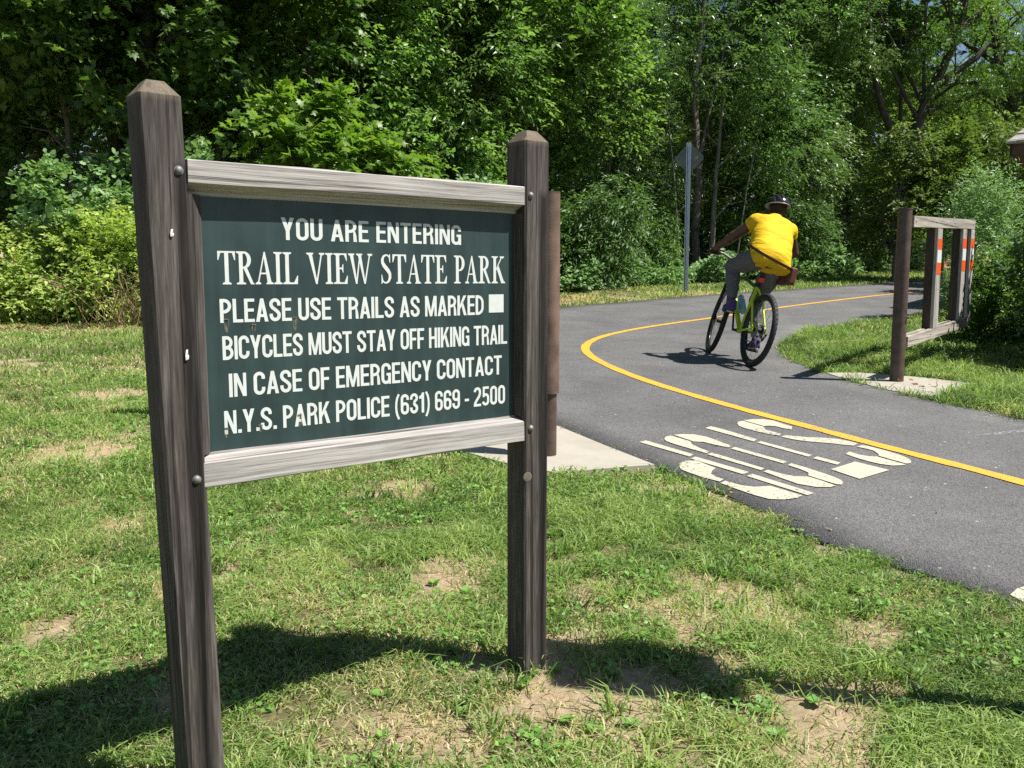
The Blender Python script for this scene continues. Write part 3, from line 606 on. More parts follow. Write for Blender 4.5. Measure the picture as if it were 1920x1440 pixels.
    nz = N(n2, 'ShaderNodeTexNoise', i_Scale=1.0, i_Detail=3.0); l2.new(mp.outputs[0], nz.inputs['Vector'])
    rp = ramp(n2, [(.42, (0, 0, 0)), (.75, (.75, .75, .75))]); l2.new(nz.outputs[0], rp.inputs[0]); l2.new(rp.outputs[0], b2.inputs['Alpha'])
    for u, z, ln in ((.1527, 1.0147, .03), (.2121, 1.0019, .016), (.3069, 1.0149, .03), (.1437, .7836, .022), (.2197, .7824, .016), (.3125, .7963, .03)):
        MB().box(u - .0045, u + .0045, .0352, .0364, z - .0011, z + .0011).build('staple', M_rust, board)
        w = .0065
        MB().add([(u - w, .0363, z), (u + w, .0363, z), (u + w * .7, .0363, z - ln * .7), (u + w * .2, .0363, z - ln), (u - w * .5, .0363, z - ln * .85)], [(4, 3, 2, 1, 0)]).build('rust_run', m2, board)
park_sign()

# ------------------------------------------------------------------ chicane barriers
M_or = flat('orange_reflective_sheeting', (.85, .10, .02), .35, 0, .5)
M_wh = flat('white_reflective_sheeting', (.70, .72, .72), .35, 0, .5)
def barrier(loc, ang, side, label, pipe_mat, slats, slope):
    """pipe post with a slatted timber gate frame; local x runs along the frame, front face is -y*side"""
    root = empty('trail_barrier', loc, (0, 0, ang)); tag(root, label, 'barrier', 'chicane barriers either side of the path')
    if side < 0:
        p = MB().tube([(0, 0, -.3), (0, 0, 1.44)], .046, 28).build('pipe_post', M_pipe, root)
        MB().tube([(0, 0, .37), (0, 0, 1.4405)], .0585, 28).build('sleeve', pipe_mat, p)
    else: p = MB().tube([(0, 0, -.3), (0, 0, 1.44)], .056, 28).build('pipe_post', pipe_mat, root)
    MB().tube([(0, 0, 1.4405), (0, 0, 1.452)], .0585, 28).build('pipe_cap', M_pipe, p)
    MB().tube([(0, -.061, .56), (0, -.08, .56)], .012, 8).build('bracket_bolt', M_steel, p)
    sh = Matrix(((1, 0, 0, 0), (0, 1, 0, 0), (slope, 0, 1, 0), (0, 0, 0, 1)))
    fr = -.05 * side
    for z0, nm, lb in ((.30, 'rail', 'bottom rail'), (1.30, 'rail', 'top rail')):
        mb = MB()
        mb.box(.10, 2.46, fr, fr + .038 * side, z0, z0 + .092, sh).box(.10, 2.46, -fr - .038 * side, -fr, z0, z0 + .092, sh)
        o = mb.build('rail', M_lumx, root, .003); o['label'] = lb + ' of paired boards'
        for x in (.16, .85, 1.55, 2.38): MB().dome((x, fr, z0 + .05 + slope * x), (0, -side, 0), .011, .006, 8).build('bolt', M_steel, o)
        MB().box(.05, .13, -.012, .012, z0 + .01, z0 + .08).build('bracket', M_pipe, o)
    for x in slats:
        z0, z1 = .394 + slope * x, 1.298 + slope * x
        w = .17
        mb = MB().box(x, x + w, fr * 1.02, fr * .45, z0, z1)
        o = mb.build('slat', M_lum, root, .003)
        MB().box(x + .006, x + w - .004, fr * .44, -fr * .98, z0 + .001, z1 - .001).build('slat_core', M_dkslat, o)
        zr = 1.205 + slope * x; q = MB(); y = fr * 1.02 - .0025 * side
        def sh_(za, zb): return (x + .012, x + w - .012, min(y, y + .002 * side), max(y, y + .002 * side), za, zb)
        MB().box(*sh_(zr - .10, zr)).build('orange_reflector', M_or, o); MB().box(*sh_(zr - .32, zr - .215)).build('orange_reflector', M_or, o)
        MB().box(*sh_(zr - .2145, zr - .1005)).build('white_reflector', M_wh, o)
        for z in (z0 + .08, z0 + .36, zr + .05): MB().dome((x + w * .55, fr * 1.02, z), (0, -side, 0), .009, .004, 8).build('screw', M_steel, o)
    return root
barrier((3.23, 7.39, float(T(7.39))), math.atan2(.785, .62), 1, 'brown pipe barrier with slatted gate and orange white reflectors right of the cyclist', M_pipe, (.92, 1.93, 2.29), .036)
barrier((.20, 4.82, float(T(4.82))), math.atan2(.45, -.9), -1, 'faded brown pipe barrier on the concrete pad, mostly hidden behind the green sign', M_pipe2, (.75, 1.5, 2.25), .02)

# ------------------------------------------------------------------ far road sign seen from behind
def pole_sign(x, y):
    z = float(T(y)); root = empty('road_sign', (x, y, z), (0, 0, R(-24))); tag(root, 'back of a grey diamond road sign on a galvanised post at the wood edge', 'road sign')
    mb = MB(); mb.box(-.022, .022, .014, .018, -.4, 3.14)
    for s in (-1, 1):
        mb.add([(s * .022, .014, -.4), (s * .034, -.018, -.4), (s * .038, -.018, -.4), (s * .026, .018, -.4), (s * .022, .014, 3.14), (s * .034, -.018, 3.14), (s * .038, -.018, 3.14), (s * .026, .018, 3.14)],
               [(0, 1, 5, 4), (1, 2, 6, 5), (2, 3, 7, 6), (3, 0, 4, 7), (4, 5, 6, 7)])
        mb.box(min(s * .034, s * .05), max(s * .034, s * .05), -.022, -.018, -.4, 3.14)
    po = mb.build('post', M_galv, root)
    h = MB()
    for k in range(118): h.box(-.005, .005, .0105, .0136, .02 + k * .0262, .032 + k * .0262)
    h.build('post_holes', M_black, po)
    d = .33; M_al = flat('dull_sign_back', (.15, .17, .15), .5, .2, .4, 8, .25)
    c = .03
    prof = [(d - c, -c), (d - c, c), (c, d - c), (-c, d - c), (-d + c, c), (-d + c, -c), (-c, -d + c), (c, -d + c)]
    v = [(a, .019, 2.82 + b) for a, b in prof] + [(a, .023, 2.82 + b) for a, b in prof]
    pn = MB().add(v, [tuple(range(8))[::1], tuple(range(8, 16))[::-1]] + [(i, 8 + i, 8 + (i + 1) % 8, (i + 1) % 8) for i in range(8)]).build('sign_plate', M_al, root)
    MB().add([(.13, .0175, 2.80), (.19, .0175, 2.80), (.19, .0175, 2.86), (.13, .0175, 2.86)], [(0, 1, 2, 3)]).add([(.14, .017, 2.82), (.18, .017, 2.82), (.18, .017, 2.835), (.14, .017, 2.835)], [(0, 1, 2, 3)]).build('sticker', flat('pale_sticker', (.3, .3, .26), .6), pn)
pole_sign(3.72, 19.05)

# ------------------------------------------------------------------ trail marker right beside the frame (its shadow lies on the grass)
def trail_marker():
    x, y = 1.455, 2.11; z = float(T(y)); root = empty('trail_marker', (x, y, z), (0, 0, R(8))); tag(root, 'slim timber marker post with a narrow board between sign and path edge', 'trail marker')
    MB().box(-.03, .03, -.03, .03, -.3, 2.2).build('post', M_post, root, .004)
    MB().box(-.024, .0, -.15, .15, 1.42, 2.24).build('board', M_lum, root, .004).location.x = -.008
trail_marker()

# ------------------------------------------------------------------ shingled kiosk at the right edge
def kiosk():
    cx, cy = 10.55, 15.27; z = float(T(cy)); root = empty('shelter', (cx, cy, z), (0, 0, R(-35.6))); tag(root, 'small timber shelter with a grey wood shingle roof at the right edge', 'shelter')
    ze, ha, hh = 2.73, 1.75, 1.9
    M_sh = wood('shingles', 0, (.3, .28, .25), (.48, .45, .41), (.62, .59, .55), fine=30)
    n = 14; mb = MB()
    for i in range(n):
        a0 = ha * (1 - i / n); a1 = ha * (1 - (i + 1.15) / n) ; z0 = ze + hh * i / n; z1 = ze + hh * (i + 1.15) / n
        a1 = max(a1, .01)
        for k in range(4):
            M = Matrix.Rotation(k * math.pi / 2, 4, 'Z'); x = -a0
            while x < a0 - .02:
                w = random.uniform(.1, .22); xe = min(x + w, a0); dz = random.uniform(-.02, .012); o = .03 + random.uniform(0, .012)
                t0, t1 = x * a1 / a0, xe * a1 / a0
                v = [(x, -a0 - .01, z0 + dz), (xe - .006, -a0 - .01, z0 + dz), (t1 - .004, -a1, z1), (t0, -a1, z1), (x, -a0 - .01, z0 + dz + o), (xe - .006, -a0 - .01, z0 + dz + o), (t1 - .004, -a1, z1 + .012), (t0, -a1, z1 + .012)]
                mb.add([M @ Vector(p) for p in v], [(0, 3, 2, 1), (4, 5, 6, 7), (0, 1, 5, 4), (1, 2, 6, 5), (2, 3, 7, 6), (3, 0, 4, 7)]); x = xe
    mb.build('shingle_roof', M_sh, root)
    f = MB()
    e = ha - .04
    for k in range(4): f.box(-e, e, -e, -e + .04, ze - .2, ze - .02, Matrix.Rotation(k * math.pi / 2, 4, 'Z'))
    f.build('fascia', flat('brown_stained_timber', (.10, .065, .045), .75, 0, .3, 8, .3), root)
    for sx in (-1, 1):
        for sy in (-1, 1): MB().box(sx * 1.4 - .07, sx * 1.4 + .07, sy * 1.4 - .07, sy * 1.4 + .07, -.3, ze - .03).build('post', M_post, root, .006)
kiosk()
# ------------------------------------------------------------------ bicycle (local: x forward, y left, z up, origin at rear tyre contact)
RIDE_LOC = (2.225, 8.27, float(T(8.27)) + .0205); RIDE_ROT = (R(12.5), R(-2.2), R(97.0))
def TW(p): k = max(0, p[2] - 1.0); return (p[0], p[1] - .22 * k, p[2] - .10 * k)
HDY, HDZ = -.140, -.066
def HD(p): return (p[0] + .012, p[1] + HDY, p[2] + HDZ)
M_lime = flat('lime_frame_paint', (.50, .68, .02), .3, 0, .5); M_teal = flat('dark_green_frame_paint', (.03, .12, .05), .3, 0, .5)
M_alu = flat('silver_alloy', (.22, .22, .23), .5, .6, .4); M_redr = flat('red_reflector', (.75, .02, .02), .3, 0, .6)
HT0, HT1 = Vector((.945, 0, .70)), Vector((.895, 0, .86)); STA = (HT1 - HT0).normalized(); STEER = R(-11)
def steer(p):
    p = Vector(p); return HT0 + Matrix.Rotation(STEER, 3, STA) @ (p - HT0)
GRIP_L, GRIP_R = None, None
def bicycle():
    root = empty('bicycle', RIDE_LOC, RIDE_ROT); tag(root, 'lime green mountain bike leaning into the bend under the rider in yellow', 'bicycle')
    fr = MB()
    BBp, SEATT = Vector((.435, 0, .30)), Vector((.285, 0, .76))
    fr.tube([(.94, 0, .73), (.70, 0, .54), BBp], [.024, .025, .024], 12)
    fr.tube([BBp, SEATT], .018, 12)
    fr.tube([(.435, -.037, .30), (.435, .037, .30)], .022, 12)
    fr.tube([HT0, HT1], .024, 14)
    for s in (-1, 1):
        fr.tube([(.41, s * .03, .30), (.30, s * .05, .31), (0, s * .068, .35)], [.013, .012, .010], 8)
        fr.tube([SEATT + Vector((.0, s * .015, -.03)), (.2, s * .052, .62), (0, s * .068, .35)], [.010, .011, .009], 8)
        fr.box(-.02, .03, s * .068 - .004, s * .068 + .004, .325, .375)
    f = fr.build('frame', M_lime, root)
    MB().tube([(.905, 0, .825), (.55, 0, .80), (.295, 0, .735)], [.021, .019, .017], 12).build('top_tube', M_teal, f)
    sp = MB().tube([(.287, 0, .755), (.235, 0, .925)], .0135, 10).tube([(.289, 0, .748), (.283, 0, .768)], .021, 12).build('seat_post', M_black, root)
    MB().box(.225, .243, -.028, .028, .795, .835).build('rear_reflector', M_redr, sp)
    # saddle
    sd = MB(); prof = []
    for k in range(13):
        t = k / 12; x = .10 + .27 * t; w = .075 * (1 - t) ** .8 + .022; zc = .945 + .012 * (1 - t) ** 2 - .004 * t
        if k == 0: w *= .55
        prof.append([(x, w * math.cos(a), zc + (.018 if math.sin(a) > 0 else .026) * math.sin(a)) for a in [i * math.pi / 6 for i in range(12)]])
    v = [p for r in prof for p in r]
    sd.add(v, [(i * 12 + k, i * 12 + 12 + k, i * 12 + 12 + (k + 1) % 12, i * 12 + (k + 1) % 12) for i in range(12) for k in range(12)] + [tuple(range(12)), tuple(range(144, 156))[::-1]], True)
    s_ = sd.build('saddle', M_black, root)
    MB().tube([(.13, .02, .925), (.32, .02, .928)], .004, 6).tube([(.13, -.02, .925), (.32, -.02, .928)], .004, 6).build('saddle_rail', M_alu, s_)
    def wheel(cx, front):
        f_ = steer if front else (lambda p: Vector(p))
        n = 96; Rw = .35
        V = []; F = []; m = 12
        for i in range(n):
            a = 2 * math.pi * i / n
            for k in range(m):
                b = 2 * math.pi * k / m; rad = .026
                knob = .004 if (math.cos(b) > .1 and (i + (k % 2)) % 2 == 0) else 0
                r = Rw - .028 + (rad + knob) * math.cos(b); y = (rad + knob * .5) * math.sin(b)
                V.append(f_((cx + r * math.cos(a), y, .35 + r * math.sin(a))))
        F = [(i * m + k, i * m + (k + 1) % m, ((i + 1) % n) * m + (k + 1) % m, ((i + 1) % n) * m + k) for i in range(n) for k in range(m)]
        w = empty('wheel'); w.parent = root
        w['label'] = 'front wheel turned to the right' if front else 'rear wheel with disc and sprockets'
        MB().add(V, F).build('tyre', M_black, w)
        rm = MB()
        n2 = 64; pr = [(.302, .011), (.284, .009), (.279, 0), (.284, -.009), (.302, -.011)]
        V = [f_((cx + r * math.cos(2 * math.pi * i / n2), y, .35 + r * math.sin(2 * math.pi * i / n2))) for i in range(n2) for r, y in pr]
        rm.add(V, [(i * 5 + k, i * 5 + k + 1, ((i + 1) % n2) * 5 + k + 1, ((i + 1) % n2) * 5 + k) for i in range(n2) for k in range(4)], True).build('rim', M_blackg, w)
        spk = MB()
        for i in range(28):
            a = 2 * math.pi * i / 28; a2 = a + (.9 if (i // 2) % 2 else -.9); s = 1 if i % 2 else -1
            spk.tube([f_((cx + .022 * math.cos(a2), s * .03, .35 + .022 * math.sin(a2))), f_((cx + .281 * math.cos(a), 0, .35 + .281 * math.sin(a)))], .0013, 4, False)
        spk.build('spokes', M_alu, w)
        MB().tube([f_((cx, -.055, .35)), f_((cx, -.03, .35)), f_((cx, .03, .35)), f_((cx, .055, .35))], [.012, .024, .024, .012], 14).build('hub', M_black, w)
        d = MB(); d.tube([f_((cx, .04, .35)), f_((cx, .042, .35))], .08, 30); d.build('brake_disc', M_alu, w)
        if not front:
            c = MB()
            for k in range(7): c.tube([(cx, -.03 - k * .0036, .35), (cx, -.032 - k * .0036, .35)], .055 - .005 * k, 22)
            c.build('sprockets', M_alu, w)
        return w
    wheel(0, False); wheel(1.09, True)
    fk = MB()
    for s in (-1, 1):
        fk.tube([steer((.935, s * .065, .73)), steer((1.0, s * .065, .55))], .0155, 10).tube([steer((.995, s * .065, .565)), steer((1.083, s * .06, .35))], .02, 10)
    fk.tube([steer((.93, -.07, .73)), steer((.935, 0, .745)), steer((.93, .07, .73))], .022, 10).tube([steer((.97, -.07, .60 + .10)), steer((.985, 0, .73)), steer((.97, .07, .70))], .012, 8)
    fk.build('fork', M_black, root)
    hb = MB()
    pts = [steer(p) for p in [(.80, .34, 1.005), (.83, .20, 1.01), (.86, .09, .975), (.87, .0, .965), (.86, -.09, .975), (.83, -.20, 1.01), (.80, -.34, 1.005)]]
    hb.tube(pts, .0125, 10)
    h = hb.build('handlebar', M_alu, root)
    MB().tube([steer((.892, 0, .865)), steer((.886, 0, .90)), steer((.872, 0, .965))], .018, 12).build('stem', M_black, h)
    for s in (-1, 1):
        MB().tube([steer((.798, s * .352, 1.005)), steer((.817, s * .235, 1.008))], .0165, 12).build('grip', M_black, h)
        MB().tube([steer((.835, s * .215, 1.0)), steer((.87, s * .24, .985)), steer((.872, s * .33, .98))], .005, 6).build('brake_lever', M_alu, h)
    for k, (z0, y) in enumerate(((.98, .15), (.98, -.15))):
        MB().tube([steer((.84, y, 1.0)), steer((.95, y * .8, .98)), (.97, y * .3, .86), (.92, y * .2, .78)], .0035, 6).build('cable', M_black, h)
    # drivetrain
    ang = R(20); dx, dz = .172 * math.sin(ang), .172 * math.cos(ang)
    ck = MB().tube([(.435, .075, .30), (.435 + dx, .085, .30 + dz)], .011, 8).tube([(.435, -.075, .30), (.435 - dx, -.085, .30 - dz)], .011, 8).tube([(.435, -.08, .3), (.435, .08, .3)], .014, 10).build('crank', M_black, root)
    for s in (-1, 1):
        MB().box(-.048, .048, -.045, .045, -.009, .009, Matrix.Translation((.435 + s * dx, s * .145, .30 + s * dz))).build('pedal', M_black, ck)
    MB().tube([(.435, -.052, .30), (.435, -.055, .30)], .082, 36).build('chainring', M_black, ck)
    chn = [(.435 + .082 * math.sin(a), -.0535, .30 + .082 * math.cos(a)) for a in [i * math.pi / 12 for i in range(0, 13)]] + [(.05, -.045, .235), (.03, -.045, .25), (0, -.045, .305), (-.045, -.045, .34), (-.02, -.045, .395), (0, -.045, .4)]
    MB().tube(chn, .005, 6, False, True).build('chain', M_steel, root)
    MB().tube([(0, -.085, .33), (.02, -.075, .28), (.045, -.055, .235)], .011, 8).tube([(.045, -.05, .235), (.045, -.038, .235)], .024, 12).tube([(.01, -.05, .29), (.01, -.038, .29)], .02, 12).build('derailleur', M_blackg, root)
    # bottle in its cage on the down tube
    bt = MB(); a = Vector((.53, 0, .435)); b = Vector((.68, 0, .575)); up = Vector((-.05, 0, .055))
    bt.tube([a + up, a + up + (b - a) * .75, a + up + (b - a) * .85, b + up, b + up + (b - a) * .12], [.036, .036, .03, .03, .012], 16)
    bt.build('water_bottle', flat('pale_blue_bottle', (.35, .62, .66), .3, 0, .5), root)
bicycle()

# ------------------------------------------------------------------ implicit surfaces for the rider
class Field:
    def __init__(s, lo, hi, h):
        s.lo = np.array(lo, np.float32); s.h = h; s.n = np.ceil((np.array(hi) - s.lo) / h).astype(int) + 1
        s.d = np.full(s.n, .5, np.float32)
    def sub(s, lo, hi):
        a = np.clip(np.floor((np.array(lo) - s.lo) / s.h).astype(int), 0, s.n - 1); b = np.clip(np.ceil((np.array(hi) - s.lo) / s.h).astype(int) + 1, 1, s.n)
        sl_ = tuple(slice(i, j) for i, j in zip(a, b))
        g = np.meshgrid(*[s.lo[k] + s.h * np.arange(a[k], b[k], dtype=np.float32) for k in range(3)], indexing='ij')
        return sl_, g
    def smin(s, sl_, d, k):
        o = s.d[sl_]; hh = np.clip(.5 + .5 * (o - d) / k, 0, 1); s.d[sl_] = o * (1 - hh) + d * hh - k * hh * (1 - hh)
    def cone(s, a, b, ra, rb, k=.025, inf=0):
        a = np.array(a, np.float32); b = np.array(b, np.float32); ra += inf; rb += inf; m = max(ra, rb) + 2.2 * k
        sl_, (x, y, z) = s.sub(np.minimum(a, b) - m, np.maximum(a, b) + m)
        if min(x.shape) == 0: return s
        ab = b - a; t = np.clip(((x - a[0]) * ab[0] + (y - a[1]) * ab[1] + (z - a[2]) * ab[2]) / max(1e-9, ab @ ab), 0, 1)
        d = np.sqrt((x - a[0] - t * ab[0]) ** 2 + (y - a[1] - t * ab[1]) ** 2 + (z - a[2] - t * ab[2]) ** 2) - (ra + (rb - ra) * t)
        s.smin(sl_, d, k); return s
    def ell(s, c, r, k=.025, inf=0, pitch=0):
        r = np.array(r) + inf; m = max(r) + 2.2 * k; sl_, (x, y, z) = s.sub(np.array(c) - m, np.array(c) + m)
        X = x - c[0]; Y = y - c[1]; Z = z - c[2]; cp, sp_ = math.cos(pitch), math.sin(pitch); X, Z = X * cp + Z * sp_, -X * sp_ + Z * cp
        k0 = np.sqrt((X / r[0]) ** 2 + (Y / r[1]) ** 2 + (Z / r[2]) ** 2); k1 = np.sqrt((X / r[0] ** 2) ** 2 + (Y / r[1] ** 2) ** 2 + (Z / r[2] ** 2) ** 2) + 1e-6
        s.smin(sl_, (k0 * (k0 - 1) / k1).astype(np.float32), k); return s
    def full(s): return s.sub(s.lo, s.lo + s.h * (s.n - 1))[1]
    def cut(s, nrm, off):            # keep nrm.p < off
        x, y, z = s.full(); s.d = np.maximum(s.d, (x * nrm[0] + y * nrm[1] + z * nrm[2] - off) / np.linalg.norm(nrm)); return s
    def mesh(s, name, smooth=True):
        d = s.d; ins = d < 0; n = d.shape
        cor = [(i, j, k) for i in (0, 1) for j in (0, 1) for k in (0, 1)]
        cnt = sum(ins[i:n[0] - 1 + i, j:n[1] - 1 + j, k:n[2] - 1 + k].astype(np.int8) for i, j, k in cor)
        act = np.argwhere((cnt > 0) & (cnt < 8)); idm = np.full(tuple(q - 1 for q in n), -1, np.int64); idm[tuple(act.T)] = np.arange(len(act))
        acc = np.zeros((len(act), 3)); num = np.zeros(len(act))
        for a in range(8):
            for b in range(a + 1, 8):
                ca, cb = np.array(cor[a]), np.array(cor[b])
                if abs(ca - cb).sum() != 1: continue
                da = d[tuple((act + ca).T)]; db = d[tuple((act + cb).T)]; m = (da < 0) != (db < 0)
                t = np.where(m, da / np.where(m, da - db, 1), 0)
                acc[m] += (ca + (cb - ca) * t[:, None])[m]; num[m] += 1
        V = s.lo + s.h * (act + acc / num[:, None]); F = []
        for ax in range(3):
            a, b = [(1, 2), (2, 0), (0, 1)][ax]
            s0 = [slice(None)] * 3; s1 = [slice(None)] * 3; s0[ax] = slice(0, -1); s1[ax] = slice(1, None)
            A0, B0 = ins[tuple(s0)], ins[tuple(s1)]; e = np.argwhere(A0 != B0); e = e[(e[:, a] > 0) & (e[:, b] > 0) & (e[:, a] < n[a] - 1) & (e[:, b] < n[b] - 1)]
            def q(da, db):
                c = e.copy(); c[:, a] -= da; c[:, b] -= db; return idm[tuple(c.T)]
            f = np.stack([q(1, 1), q(0, 1), q(0, 0), q(1, 0)], 1); fl = ~A0[tuple(e.T)]; f[fl] = f[fl][:, ::-1]; F.append(f)
        F = np.vstack(F); F = F[(F >= 0).all(1)]
        return mesh_np(name, V, [F], None, smooth)
HIPL, HIPR = (.235, .10, 1.0), (.235, -.10, 1.0)
KNL, KNR = (.63, .165, .90), (.51, -.12, .62)
ANL, ANR = (.455, .145, .545), (.325, -.14, .235)
SHL, SHR = TW((.50, .178, 1.405)), TW((.52, -.185, 1.395))
def torso(f, inf=0, sleeves=True):
    f.ell((.20, 0, 1.035), (.152, .182, .122), .03, inf)
    for a, b, ra, rb in (((.24, .066, 1.10), (.35, .062, 1.23), .118, .112), ((.35, .062, 1.23), (.465, .082, 1.36), .112, .10)):
        for s in (1, -1): f.cone(TW((a[0], s * a[1], a[2])), TW((b[0], s * b[1], b[2])), ra, rb, .05, inf)
    f.cone(TW((.465, .08, 1.375)), SHL, .088, .056, .05, inf).cone(TW((.465, -.08, 1.375)), SHR, .088, .056, .05, inf)
    f.cone(TW((.50, 0, 1.42)), TW((.58, 0, 1.50)), .072, .054, .045, inf)
GL = [steer((.808, .295, 1.0065)), steer((.808, -.295, 1.0065))]
ELB = [(.645, .222, 1.195), (.61, -.415, 1.165)]
def person():
    root = empty('person', RIDE_LOC, RIDE_ROT); tag(root, 'cyclist in yellow shirt, grey leggings and black helmet riding away round the bend', 'person')
    f = Field((-.05, -.48, .08), (1.0, .48, 1.80), .0075)
    torso(f)
    # head and face
    f.cone(TW((.56, 0, 1.47)), HD((.605, 0, 1.56)), .057, .053, .03)
    f.ell(HD((.635, -.005, 1.625)), (.098, .077, .108), .02).ell(HD((.69, -.01, 1.575)), (.052, .048, .055), .03)
    f.cone(HD((.722, -.012, 1.625)), HD((.744, -.013, 1.598)), .010, .015, .012).cone(HD((.722, -.03, 1.57)), HD((.722, .008, 1.57)), .012, .012, .01)
    for s in (-1, 1): f.ell(HD((.625, s * .079, 1.605)), (.022, .012, .033), .01).ell(HD((.708, s * .03 - .01, 1.628)), (.012, .015, .010), .012)
    for s, sh, el, g in ((1, SHL, ELB[0], GL[0]), (-1, SHR, ELB[1], GL[1])):
        g = Vector(g); e = Vector(el); wr = g + Vector((-.052, -.004 * s, .048))
        f.cone(sh, el, .062, .046, .03); mid = e.lerp(wr, .3); f.cone(el, mid, .046, .046, .02); f.cone(mid, wr, .046, .029, .02)
        palm = g + Vector((-.012, 0, .026)); f.cone(wr, palm + Vector((.0, .0, .004)), .027, .026, .02)
        f.cone(palm + Vector((0, .026, 0)), palm + Vector((.002, -.026, 0)), .018, .018, .015)
        for k in range(4):
            y = (-.030 + .02 * k); ln = (1, 1.12, 1.06, .86)[k if s < 0 else 3 - k]
            a = g + Vector((.012, y, .028)); b = g + Vector((.036 * ln, y, .006)); c = g + Vector((.026 * ln, y, -.022)); d = g + Vector((.004, y, -.027))
            f.cone(a, b, .0098, .0092, .004).cone(b, c, .0092, .0086, .004).cone(c, d, .0086, .0078, .004)
        a = g + Vector((-.018, -s * .032, .014)); b = g + Vector((-.004, -s * .048, -.014)); c = g + Vector((.018, -s * .050, -.024)); f.cone(a, b, .0115, .0105, .006).cone(b, c, .0105, .009, .004)
    def leg(f, hip, kn, an, inf=0, foot=True):
        h, k, a = Vector(hip), Vector(kn), Vector(an)
        f.cone(h, h.lerp(k, .45), .098, .088, .03, inf); f.cone(h.lerp(k, .45), k, .088, .060, .03, inf)
        m = k.lerp(a, .32) + Vector((-.02, 0, 0)); f.cone(k, m, .057, .060, .025, inf); f.cone(m, a, .058, .036, .025, inf)
        if foot: f.cone(a, a + Vector((.13, 0, -.07)), .036, .03, .02)
    leg(f, HIPL, KNL, ANL); leg(f, HIPR, KNR, ANR)
    m, n, l, b = new_mat('dark_brown_skin'); b.inputs['Base Color'].default_value = (.085, .040, .024, 1); b.inputs['Roughness'].default_value = .45
    tc = N(n, 'ShaderNodeTexCoord'); nz = N(n, 'ShaderNodeTexNoise', i_Scale=18.0); l.new(tc.outputs['Object'], nz.inputs['Vector'])
    r = ramp(n, [(.3, (.07, .032, .019)), (.7, (.10, .048, .029))]); l.new(nz.outputs[0], r.inputs[0]); l.new(r.outputs[0], b.inputs['Base Color'])
    link('body', f.mesh('body'), m, root)
    # cropped hair under the helmet
    h = Field((.48, -.29, 1.40), (.80, .05, 1.76), .005); h.ell(HD((.628, -.004, 1.632)), (.106, .084, .110), .01).cut((1, 0, .25), .70 + .25 * 1.54); h.cut((0, 0, -1), -1.565 - HDZ).cut((-.6, 0, -1), -1.565 - HDZ - .6 * .57)
    link('hair', h.mesh('hair'), flat('black_hair', (.012, .010, .009), .8, nscale=200, namt=.4, bump=.6, bscale=180), root)
    # shirt
    s = Field((-.06, -.42, .80), (.75, .42, 1.60), .0075)
    torso(s, .018)
    for sh, el in ((SHL, ELB[0]), (SHR, ELB[1])):
        e = Vector(sh).lerp(Vector(el), .40); s.cone(sh, e, .070, .064, .03)
    s.cone((.14, .11, .975), (.13, -.12, .955), .082, .085, .06)
    for sg, sh, el in ((1, SHL, ELB[0]), (-1, SHR, ELB[1])):
        dv = (Vector(el) - Vector(sh)).normalized(); e = Vector(sh).lerp(Vector(el), .33); x, y, z = s.full()
        far = np.where(sg * (y + .05) > .185, dv.x * (x - e.x) + dv.y * (y - e.y) + dv.z * (z - e.z), -1); s.d = np.maximum(s.d, far)
    s.cut((.45, 0, 1), .45 * .575 + 1.458).cut((-.42, .10, -1), -.42 * .13 - .925)
    m, n, l, b = new_mat('yellow_jersey'); b.inputs['Roughness'].default_value = .75; b.inputs['Specular IOR Level'].default_value = .2
    tc = N(n, 'ShaderNodeTexCoord'); nz = N(n, 'ShaderNodeTexNoise', i_Scale=30.0, i_Detail=3.0); l.new(tc.outputs['Object'], nz.inputs['Vector'])
    r = ramp(n, [(.3, (.62, .40, .010)), (.7, (.68, .45, .016))]); l.new(nz.outputs[0], r.inputs[0]); l.new(r.outputs[0], b.inputs['Base Color'])
    mp = N(n, 'ShaderNodeMapping'); mp.inputs['Rotation'].default_value = (.5, .4, 0); mp.inputs['Scale'].default_value = (6, 3.5, 11); l.new(tc.outputs['Object'], mp.inputs[0])
    nw = N(n, 'ShaderNodeTexNoise', i_Scale=1.0, i_Detail=2.5, i_Distortion=.8); l.new(mp.outputs[0], nw.inputs['Vector'])
    bp = N(n, 'ShaderNodeBump', i_Strength=.8, i_Distance=.03); l.new(nw.outputs[0], bp.inputs['Height']); l.new(bp.outputs[0], b.inputs['Normal'])
    link('shirt', s.mesh('shirt'), m, root)
    # leggings
    g = Field((-.02, -.34, .20), (.80, .34, 1.22), .0075)
    g.ell((.21, 0, 1.03), (.146, .180, .116), .03, .006); leg(g, HIPL, KNL, ANL, .009, False); leg(g, HIPR, KNR, ANR, .009, False)
    x, y, z = g.full(); g.d = np.maximum(g.d, np.where(y > 0, .60 - z, .285 - z)); g.cut((0, 0, 1), 1.14)
    m = flat('grey_leggings', (.12, .12, .124), .8, 0, .2, 25, .12, .5, 22)
    link('leggings', g.mesh('leggings'), m, root)
    # shoes
    M_pur = flat('purple_shoe_mesh', (.075, .05, .16), .7, 0, .3, 40, .3); M_sol = flat('white_shoe_sole', (.6, .6, .6), .6); M_rub = flat('dark_outsole', (.10, .035, .03), .7)
